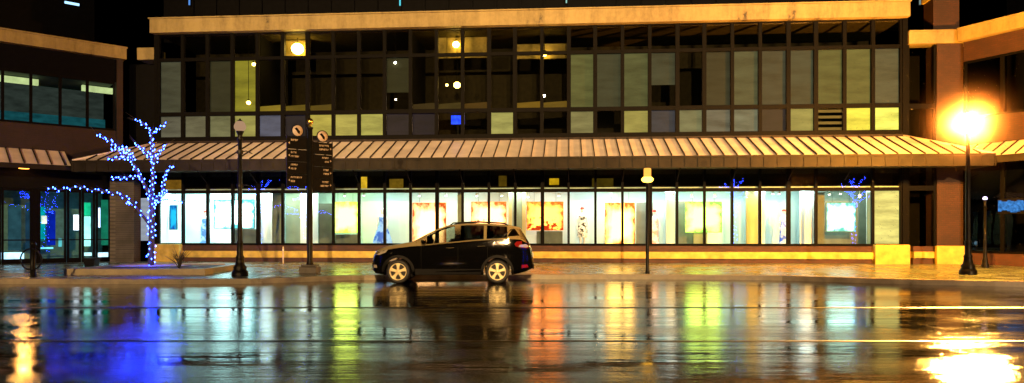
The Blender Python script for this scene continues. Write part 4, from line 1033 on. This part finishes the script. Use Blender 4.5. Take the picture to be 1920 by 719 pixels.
# bare shrub
fr = Frame((336-CX)/F*22.6, 22.6, 0)
g = MB()
for k in range(26):
    a = random.uniform(0, 6.28); l = random.uniform(.35, .75); s_ = random.uniform(.15, .55)
    p = [(0, 0, .28), (math.cos(a)*s_*.3, math.sin(a)*s_*.3, .28+l*.5), (math.cos(a)*s_, math.sin(a)*s_, .28+l)]
    g.tube(p, [.012, .008, .003], 4)
    for j in range(2):
        b = a+random.uniform(-1, 1); q = Vector(p[1])
        g.tube([q, q+Vector((math.cos(b)*.18, math.sin(b)*.18, .2))], [.006, .002], 4)
so = g.build('shrub', M_['bark'], None, fr); tag(so, 'small bare leafless shrub in the planting bed right of the tree', 'shrub')
# low dark box behind the bed
fr = Frame((172-CX)/F*26.2, 26.2, 0)
t = empty('planter_pot', 'low square black pot standing before the glass doors', 'pot', fr)
MB().add([(-.16, -.16, .15), (.16, -.16, .15), (.16, .16, .15), (-.16, .16, .15), (-.2, -.2, .46), (.2, -.2, .46), (.2, .2, .46), (-.2, .2, .46)], [(3,2,1,0), (0,1,5,4), (1,2,6,5), (2,3,7,6), (3,0,4,7)]).build('tub', M_['blackmetal'], t, fr)
MB().box(-.22, .22, -.22, .22, .462, .50).build('rim', M_['blackmetal'], t, fr)
# thin white stake by the wall
fr = Frame((531-CX)/F*29.6, 29.6, 0)
t = empty('marker_stake', 'thin pale marker stake standing against the base wall', 'stake', fr)
MB().lathe([(.03, .15), (.03, .80), (.02, .83), (.001, .84)], (0, 0, 0), 8).build('shaft', pm('pale_plastic', (.6, .5, .35), .5), t, fr)
MB().lathe([(.033, .66), (.033, .74)], (0, 0, 0), 8).build('band', pm('stake_band', (.7, .7, .65), .3), t, fr)
# blue lit band on the right wing
u0, z1 = FRW.hit(1872, 378, -.1); u1, z0 = FRW.hit(1925, 396, -.1)
t = empty('light_strip', 'blurred blue lit strip on the right wing at the picture edge', 'light strip', FRW)
g = MB()
for k in range(9):
    a = u0+(u1-u0)*k/9; g.box(a, a+(u1-u0)/9*.8, -.12, -.06, z0+.05*math.sin(k), z1+.03*math.cos(k*2))
g.build('tube', em('blue_strip', (.06, .26, .7), .8, .7, 9), t, FRW)
MB().box(u0-.05, u1+.05, -.055, -.025, z0-.1, z1+.1).build('backing', M_['black'], t, FRW)
# ------------------------------------------------------------------ lit trees
def tree_with_lights(limbs, fr, label_t, label_l, n_single, spacing, br=.022, group=None):
    """limbs: list of (points, r0, r1) in local coords; one skin for trunk+limbs, string of bulbs wound along"""
    t = empty('bare_tree', label_t, 'tree', fr, group=group)
    g = MB(); tw = MB()
    for i, (pts, r0, r1) in enumerate(limbs):
        m = len(pts); (g if i < 2 else tw).tube(pts, [r0+(r1-r0)*j/(m-1) for j in range(m)], 8)
        if i >= 2:
            for q in range(3*len(pts)):
                jj = random.randrange(len(pts)-1); a, b = Vector(pts[jj]), Vector(pts[jj+1])
                d_ = (b-a).normalized()+Vector((random.uniform(-.7, .7), random.uniform(-.7, .7), random.uniform(-.3, .7)))
                s0 = a.lerp(b, random.random()); tw.tube([s0, s0+d_.normalized()*random.uniform(.12, .42)], [.008, .002], 4)
    g.build('trunk', M_['bark'], t, fr); tw.build('limbs', M_['bark'], t, fr)
    L = empty('string_lights', label_l, 'string lights', fr)
    bulbs = []; wr = MB()
    for pts, r0, r1 in limbs:
        spc = spacing*(1.7 if len(pts) == 14 else 1)
        P_ = [Vector(p) for p in pts]; tot = sum((b-a).length for a, b in zip(P_[:-1], P_[1:]))
        n = max(3, int(tot/spc)); path = []
        for k in range(n):
            s_ = tot*(k+.5)/n; acc = 0
            for a, b in zip(P_[:-1], P_[1:]):
                l = (b-a).length
                if acc+l >= s_: break
                acc += l
            c = a.lerp(b, (s_-acc)/l); rr = r0+(r1-r0)*s_/tot
            ph = k*2.1+random.uniform(-.5, .5); d_ = (b-a).normalized()
            e1 = d_.cross(Vector((.3, 1, .2))).normalized(); e2 = d_.cross(e1)
            q = c+(e1*math.cos(ph)+e2*math.sin(ph))*(rr+br*1.1)+Vector((random.uniform(-.02, .02),)*3)
            bulbs.append(q); path.append(q)
        wr.tube(path, .005, 4, False)
    wr.build('wire', M_['wire'], L, fr)
    if n_single:
        idx = list(range(len(bulbs))); random.shuffle(idx)
        first = set(idx[:n_single]); proto = None
        for i in first:
            if proto is None:
                proto = MB().octa((0, 0, 0), br).build('bulb', M_['bulb_blue'], L, fr); o = proto
            else:
                o = proto.copy(); COL.objects.link(o); o.parent = L
            o.location = bulbs[i]
        rest = [bulbs[i] for i in idx[n_single:]]
    else: rest = bulbs
    g = MB()
    for q in rest: g.octa(q, br)
    if rest:
        o = g.build('bulb', M_['bulb_blue'], L, fr)
        if n_single: o['kind'] = 'stuff'
TY = 24.3
def T_(px, py, dy=0.0):
    p = P(px, py, TY+dy); return (p.x-tx, dy, p.z)
tx = (283-CX)/F*TY
limbs = [
 ([T_(283, 502), T_(283.5, 470), T_(284.5, 430), T_(285, 400), T_(284, 372)], .10, .075),
 ([T_(284, 372), T_(286, 345), T_(287, 316), T_(286, 285), T_(284, 257), T_(283, 249)], .07, .03),
 ([T_(283, 250), T_(279, 243, -.05), T_(273.6, 236, -.1), T_(264, 229, -.1), T_(253, 223, -.2)], .03, .012),
 ([T_(284, 252), T_(290, 246, .1), T_(300, 240, .15), T_(313, 231, .2)], .028, .012),
 ([T_(284, 374), T_(277, 359, -.1), T_(268, 342, -.15), T_(260, 326, -.2), T_(253, 312, -.25), T_(246, 300, -.25), T_(238, 293, -.3), T_(226, 285, -.3), T_(216, 274, -.3), T_(208, 266, -.35), T_(195, 259, -.4), T_(181, 252, -.45)], .06, .012),
 ([T_(247, 302, -.25), T_(232, 296, -.3), T_(216, 297, -.4), T_(200, 300, -.5)], .03, .01),
 ([T_(238, 292, -.3), T_(228, 280, .0), T_(220, 277, .1), T_(208, 281, .2)], .025, .01),
 ([T_(250, 306, -.2), T_(246, 290, .1), T_(238, 278, .2), T_(226, 276, .3)], .025, .01),
 ([T_(264, 333, -.2), T_(246, 332, -.35), T_(228, 335, -.5), T_(207, 334, -.6)], .028, .01),
 ([T_(287, 303), T_(279, 294, -.1), T_(270, 284, -.2), T_(262, 275, -.2), T_(251, 268, -.3)], .035, .012),
 ([T_(288, 312), T_(294, 296, .1), T_(301, 284, .2), T_(311, 272, .25)], .03, .012),
 ([T_(285, 378), T_(295, 372, .1), T_(303, 361, .2), T_(306, 346, .2), T_(308, 332, .25), T_(315, 318, .3), T_(326, 310, .35)], .05, .012),
 ([T_(286, 388), T_(297, 378, -.2), T_(312, 374, -.3), T_(328, 376, -.4), T_(342, 379, -.5)], .03, .01),
 ([T_(300, 366, .15), T_(308, 360, .3), T_(316, 363, .4)], .02, .01),
 ([T_(283, 424), T_(272, 410, -.1), T_(260, 396, -.2), T_(249, 381, -.3), T_(240, 373, -.35), T_(226, 367, -.4), T_(206, 361, -.5), T_(186, 358, -.6), T_(170, 357, -.7), T_(156, 352, -.8), T_(145, 350, -.85), T_(128, 354, -.9), T_(110, 356, -1.0), T_(87, 352, -1.1)], .055, .01),
 ([T_(252, 385, -.3), T_(243, 378, .1), T_(238, 384, .3)], .02, .01),
]
tree_with_lights(limbs, Frame(tx, TY, 0), 'bare tree with spreading limbs in the stone edged bed', 'blue string lights wound along the bare tree in the bed', 100, .060, .0195)
# unseen lamp added under the wing awning to make the warm road streak
uu = FLW.u(45, -.5)
MB().lathe([(.001, 3.985), (.17, 3.985), (.19, 4.0), (.19, 4.08)], (uu, -.5, -.02), 20).build('added_downlight', em('added_downlight_glow', (1, .36, .04), 8), left, FLW)
l = bpy.data.lights.new('added_streak_spot', 'SPOT'); l.energy = 260; l.color = (1, .45, .09); l.spot_size = R(95); l.spot_blend = .7; l.shadow_soft_size = .15
o = bpy.data.objects.new('added_streak_spot', l); COL.objects.link(o); p = FLW.M @ Vector((uu, -.5, 3.95)); o.location = p
o.rotation_euler = ((P(45, 500, 24))-p).to_track_quat('-Z', 'Y').to_euler()
# trees across the street, seen as reflections in the glass
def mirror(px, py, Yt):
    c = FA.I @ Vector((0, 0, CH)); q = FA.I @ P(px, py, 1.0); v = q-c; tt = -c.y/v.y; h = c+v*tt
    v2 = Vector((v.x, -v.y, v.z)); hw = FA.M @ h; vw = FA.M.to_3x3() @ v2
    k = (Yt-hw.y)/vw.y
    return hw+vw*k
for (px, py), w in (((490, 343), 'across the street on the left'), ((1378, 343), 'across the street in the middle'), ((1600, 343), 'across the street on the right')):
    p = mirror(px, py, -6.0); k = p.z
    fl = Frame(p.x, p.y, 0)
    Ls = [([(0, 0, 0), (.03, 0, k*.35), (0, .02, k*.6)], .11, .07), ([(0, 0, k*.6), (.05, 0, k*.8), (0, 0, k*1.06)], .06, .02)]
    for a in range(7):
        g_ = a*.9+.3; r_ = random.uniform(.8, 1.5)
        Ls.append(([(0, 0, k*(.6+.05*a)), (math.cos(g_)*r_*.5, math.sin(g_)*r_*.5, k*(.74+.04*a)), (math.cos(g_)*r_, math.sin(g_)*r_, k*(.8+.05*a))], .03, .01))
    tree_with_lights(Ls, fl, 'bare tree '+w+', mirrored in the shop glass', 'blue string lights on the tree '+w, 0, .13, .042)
# street lamps on the near side (they light the front from behind the camera)
head_m = em('sodium_lens', (1.0, .45, .10), 13000)
def near_lamp(x, y, label, s):
    fr = Frame(x, y, 0)
    t = empty('street_lamp', label, 'street lamp', fr)
    MB().lathe([(.16, .0), (.16, .3), (.09, .4), (.06, 10.6), (.001, 10.62)], (0, 0, 0), 14).build('pole', M_['blackmetal'], t, fr)
    MB().tube([(0, 0, 10.3), (0, .6, 10.75), (0, 1.5, 10.85)], .04, 8).build('arm', M_['blackmetal'], t, fr)
    MB().add([(-.18, 1.4, 10.80), (.18, 1.4, 10.80), (.18, 2.1, 10.86), (-.18, 2.1, 10.86), (-.12, 1.45, 10.98), (.12, 1.45, 10.98), (.12, 2.0, 11.0), (-.12, 2.0, 11.0)], [(4,5,6,7), (0,1,5,4), (1,2,6,5), (2,3,7,6), (3,0,4,7)]).build('head', M_['blackmetal'], t, fr)
    MB().ball((0, 1.76, 10.76), .15, 12, 8, 1, 1.6, .8).build('lens', em('sodium_lens', (1.0, .60, .24), 60), t, fr)
def flood(x, aim_x, pw):
    l = bpy.data.lights.new('street_lamp_flood', 'SPOT'); l.energy = pw; l.color = (1, .60, .24); l.spot_size = R(38); l.spot_blend = .65; l.shadow_soft_size = .15
    o = bpy.data.objects.new('street_lamp_flood', l); COL.objects.link(o)
    p = Vector((x, -23.7, 10.76)); o.location = p; o.rotation_euler = (Vector((aim_x, 31, 11.0))-p).to_track_quat('-Z', 'Y').to_euler()
for x, ax, pw, w in ((-22, -14, 85000, 'on the left'), (2, 0, 135000, 'in the middle'), (24, 15, 110000, 'on the right')):
    near_lamp(x, -26, 'tall sodium lamp across the street '+w, 0); flood(x, ax, pw)
# ------------------------------------------------------------------ shop lighting
def area(px, d, z, size, power, col, name='shop_ceiling_lamp'):
    l = bpy.data.lights.new(name, 'AREA'); l.shape = 'RECTANGLE'; l.size = size; l.size_y = .35; l.energy = power; l.color = col
    o = bpy.data.objects.new(name, l); COL.objects.link(o)
    u = FA.u(px, d); p = FA.M @ Vector((u, d, z)); o.location = p; o.rotation_euler = (R(22), 0, FA.a)
    return o
for px, pw, c in [(360, 95, (.72, 1, 1)), (470, 95, (.76, 1, 1)), (590, 60, (.80, 1, .84)), (720, 62, (.83, 1, .95)), (850, 62, (.88, 1, .92)), (990, 62, (.90, 1, .90)),
                  (1120, 70, (.84, 1, 1)), (1240, 75, (.88, 1, 1)), (1350, 60, (.82, 1, .95)), (1470, 70, (.85, 1, 1)), (1580, 45, (.75, 1, .90))]:
    pw *= (2.6 if px < 500 else 1.2)
    area(px, .75, 3.17, 2.3, pw, c)
def spot(px, d, pw, col, tz=1.6):
    l = bpy.data.lights.new('mannequin_spot', 'SPOT'); l.energy = pw; l.color = col; l.spot_size = R(55); l.spot_blend = .6; l.shadow_soft_size = .04
    o = bpy.data.objects.new('mannequin_spot', l); COL.objects.link(o)
    u = FA.u(px, d); a = FA.M @ Vector((u-.15, .25, 3.12)); b = FA.M @ Vector((u, d, tz)); o.location = a
    o.rotation_euler = (b-a).to_track_quat('-Z', 'Y').to_euler()
for px, d, pw, c in [(717, .8, 60, (.6, .8, 1)), (1227, .8, 90, (1, .75, .7)), (1470, .8, 110, (.5, .7, 1)), (384, .9, 70, (.8, 1, 1)), (1092, .9, 40, (1, 1, .95))]: spot(px, d, pw, c)
def added_lamp_beam():
    l = bpy.data.lights.new('added_road_spot', 'SPOT'); l.energy = 150000; l.color = (1, .46, .08); l.spot_size = R(62); l.spot_blend = .9; l.shadow_soft_size = .75  # extra spot added at the lamp to brighten its pool on the road
    o = bpy.data.objects.new('added_road_spot', l); COL.objects.link(o)
    a = Vector((LX-.1, 21.9-.28, 4.5)); o.location = a; o.rotation_euler = (Vector((8.5, 9, 0))-a).to_track_quat('-Z', 'Y').to_euler()
LX = (1815-CX)/F*21.9
added_lamp_beam()
# haze added and shaped round the blinding lamp to stand for lens glare
def glare_haze():
    m, nt, out = newmat('lens_glare_haze'); v = N(nt, 'ShaderNodeVolumeScatter'); v.inputs['Anisotropy'].default_value = .2
    v.inputs['Color'].default_value = (1, .62, .5, 1)
    tc = N(nt, 'ShaderNodeTexCoord'); mp = N(nt, 'ShaderNodeMapping'); mp.vector_type = 'POINT'
    mp.inputs['Location'].default_value = (-LX/2, -21.9/2, -4.66/2); mp.inputs['Scale'].default_value = (1/2,)*3
    nt.links.new(tc.outputs['Object'], mp.inputs[0])
    gr = N(nt, 'ShaderNodeTexGradient', gradient_type='QUADRATIC_SPHERE'); nt.links.new(mp.outputs[0], gr.inputs[0])
    ml = N(nt, 'ShaderNodeMath', operation='MULTIPLY'); p2 = N(nt, 'ShaderNodeMath', operation='MULTIPLY'); nt.links.new(gr.outputs['Fac'], p2.inputs[0]); nt.links.new(gr.outputs['Fac'], p2.inputs[1]); nt.links.new(p2.outputs[0], ml.inputs[0]); ml.inputs[1].default_value = .5
    m3 = N(nt, 'ShaderNodeMath', operation='MULTIPLY_ADD'); nt.links.new(p2.outputs[0], ml.inputs[0]); nt.links.new(gr.outputs['Fac'], m3.inputs[0]); m3.inputs[1].default_value = .0035
    p4 = N(nt, 'ShaderNodeMath', operation='MULTIPLY'); nt.links.new(p2.outputs[0], p4.inputs[0]); nt.links.new(gr.outputs['Fac'], p4.inputs[1]); nt.links.new(p4.outputs[0], ml.inputs[0])
    nt.links.new(ml.outputs[0], m3.inputs[2]); nt.links.new(m3.outputs[0], v.inputs['Density'])
    nt.links.new(v.outputs[0], out.inputs['Volume']); return m
LX = (1815-CX)/F*21.9
o = MB().ball(((1815-CX)/F*21.9, 21.9, 4.66), 2.0, 24, 14).build('glare_haze', glare_haze())
o['kind'] = 'stuff'; tag(o, 'haze added around the blinding street lamp for its lens glare', 'glare_haze')
sl = MB(); LZ = 4.66
while len(sl.f) < 8*330:
    p = Vector((LX+random.uniform(-4.5, 2.5), 21.9+random.uniform(-1.5, 2.5), LZ+random.uniform(-3.6, 2.4)))
    if (p-Vector((LX, 21.9, LZ))).length < 1.0: continue
    L_ = random.uniform(.02, .045); r_ = random.uniform(.002, .004); d_ = Vector((.75, .1, -.65)).normalized()*L_
    sl.add([p-d_, p+Vector((r_, 0, r_)), p+Vector((0, r_, 0)), p-Vector((r_, 0, r_)), p-Vector((0, r_, 0)), p+d_], [(0,1,2), (0,2,3), (0,3,4), (0,4,1), (5,2,1), (5,3,2), (5,4,3), (5,1,4)])
o = sl.build('sleet', pm('sleet_grains', (.035, .035, .035), .6, spec=.1)); o['kind'] = 'stuff'; tag(o, 'slanting grains of sleet lit around the blinding street lamp', 'sleet')
# ------------------------------------------------------------------ camera, sky
cam = bpy.data.cameras.new('camera'); co = bpy.data.objects.new('camera', cam); COL.objects.link(co)
cam.sensor_width = 36; cam.lens = 36*F/1920; cam.shift_y = (HY-359.5)/1920; cam.clip_end = 3000; cam.clip_start = .05
co.location = (0, 0, CH); co.rotation_euler = (R(90), 0, 0); sc.camera = co
w = bpy.data.worlds.new('World'); sc.world = w; w.use_nodes = True
nt = w.node_tree; bg = nt.nodes['Background']; sky = nt.nodes.new('ShaderNodeTexSky'); sky.sky_type = 'NISHITA'; sky.sun_disc = False
sky.sun_elevation = R(-8); sky.sun_rotation = R(200); nt.links.new(sky.outputs[0], bg.inputs[0]); bg.inputs[1].default_value = .02
sc.view_settings.view_transform = 'Standard'; sc.view_settings.look = 'None'; sc.view_settings.exposure = 0
sc.cycles.sample_clamp_indirect = 12; sc.cycles.max_bounces = 10; sc.cycles.transparent_max_bounces = 12; sc.cycles.use_denoising = True
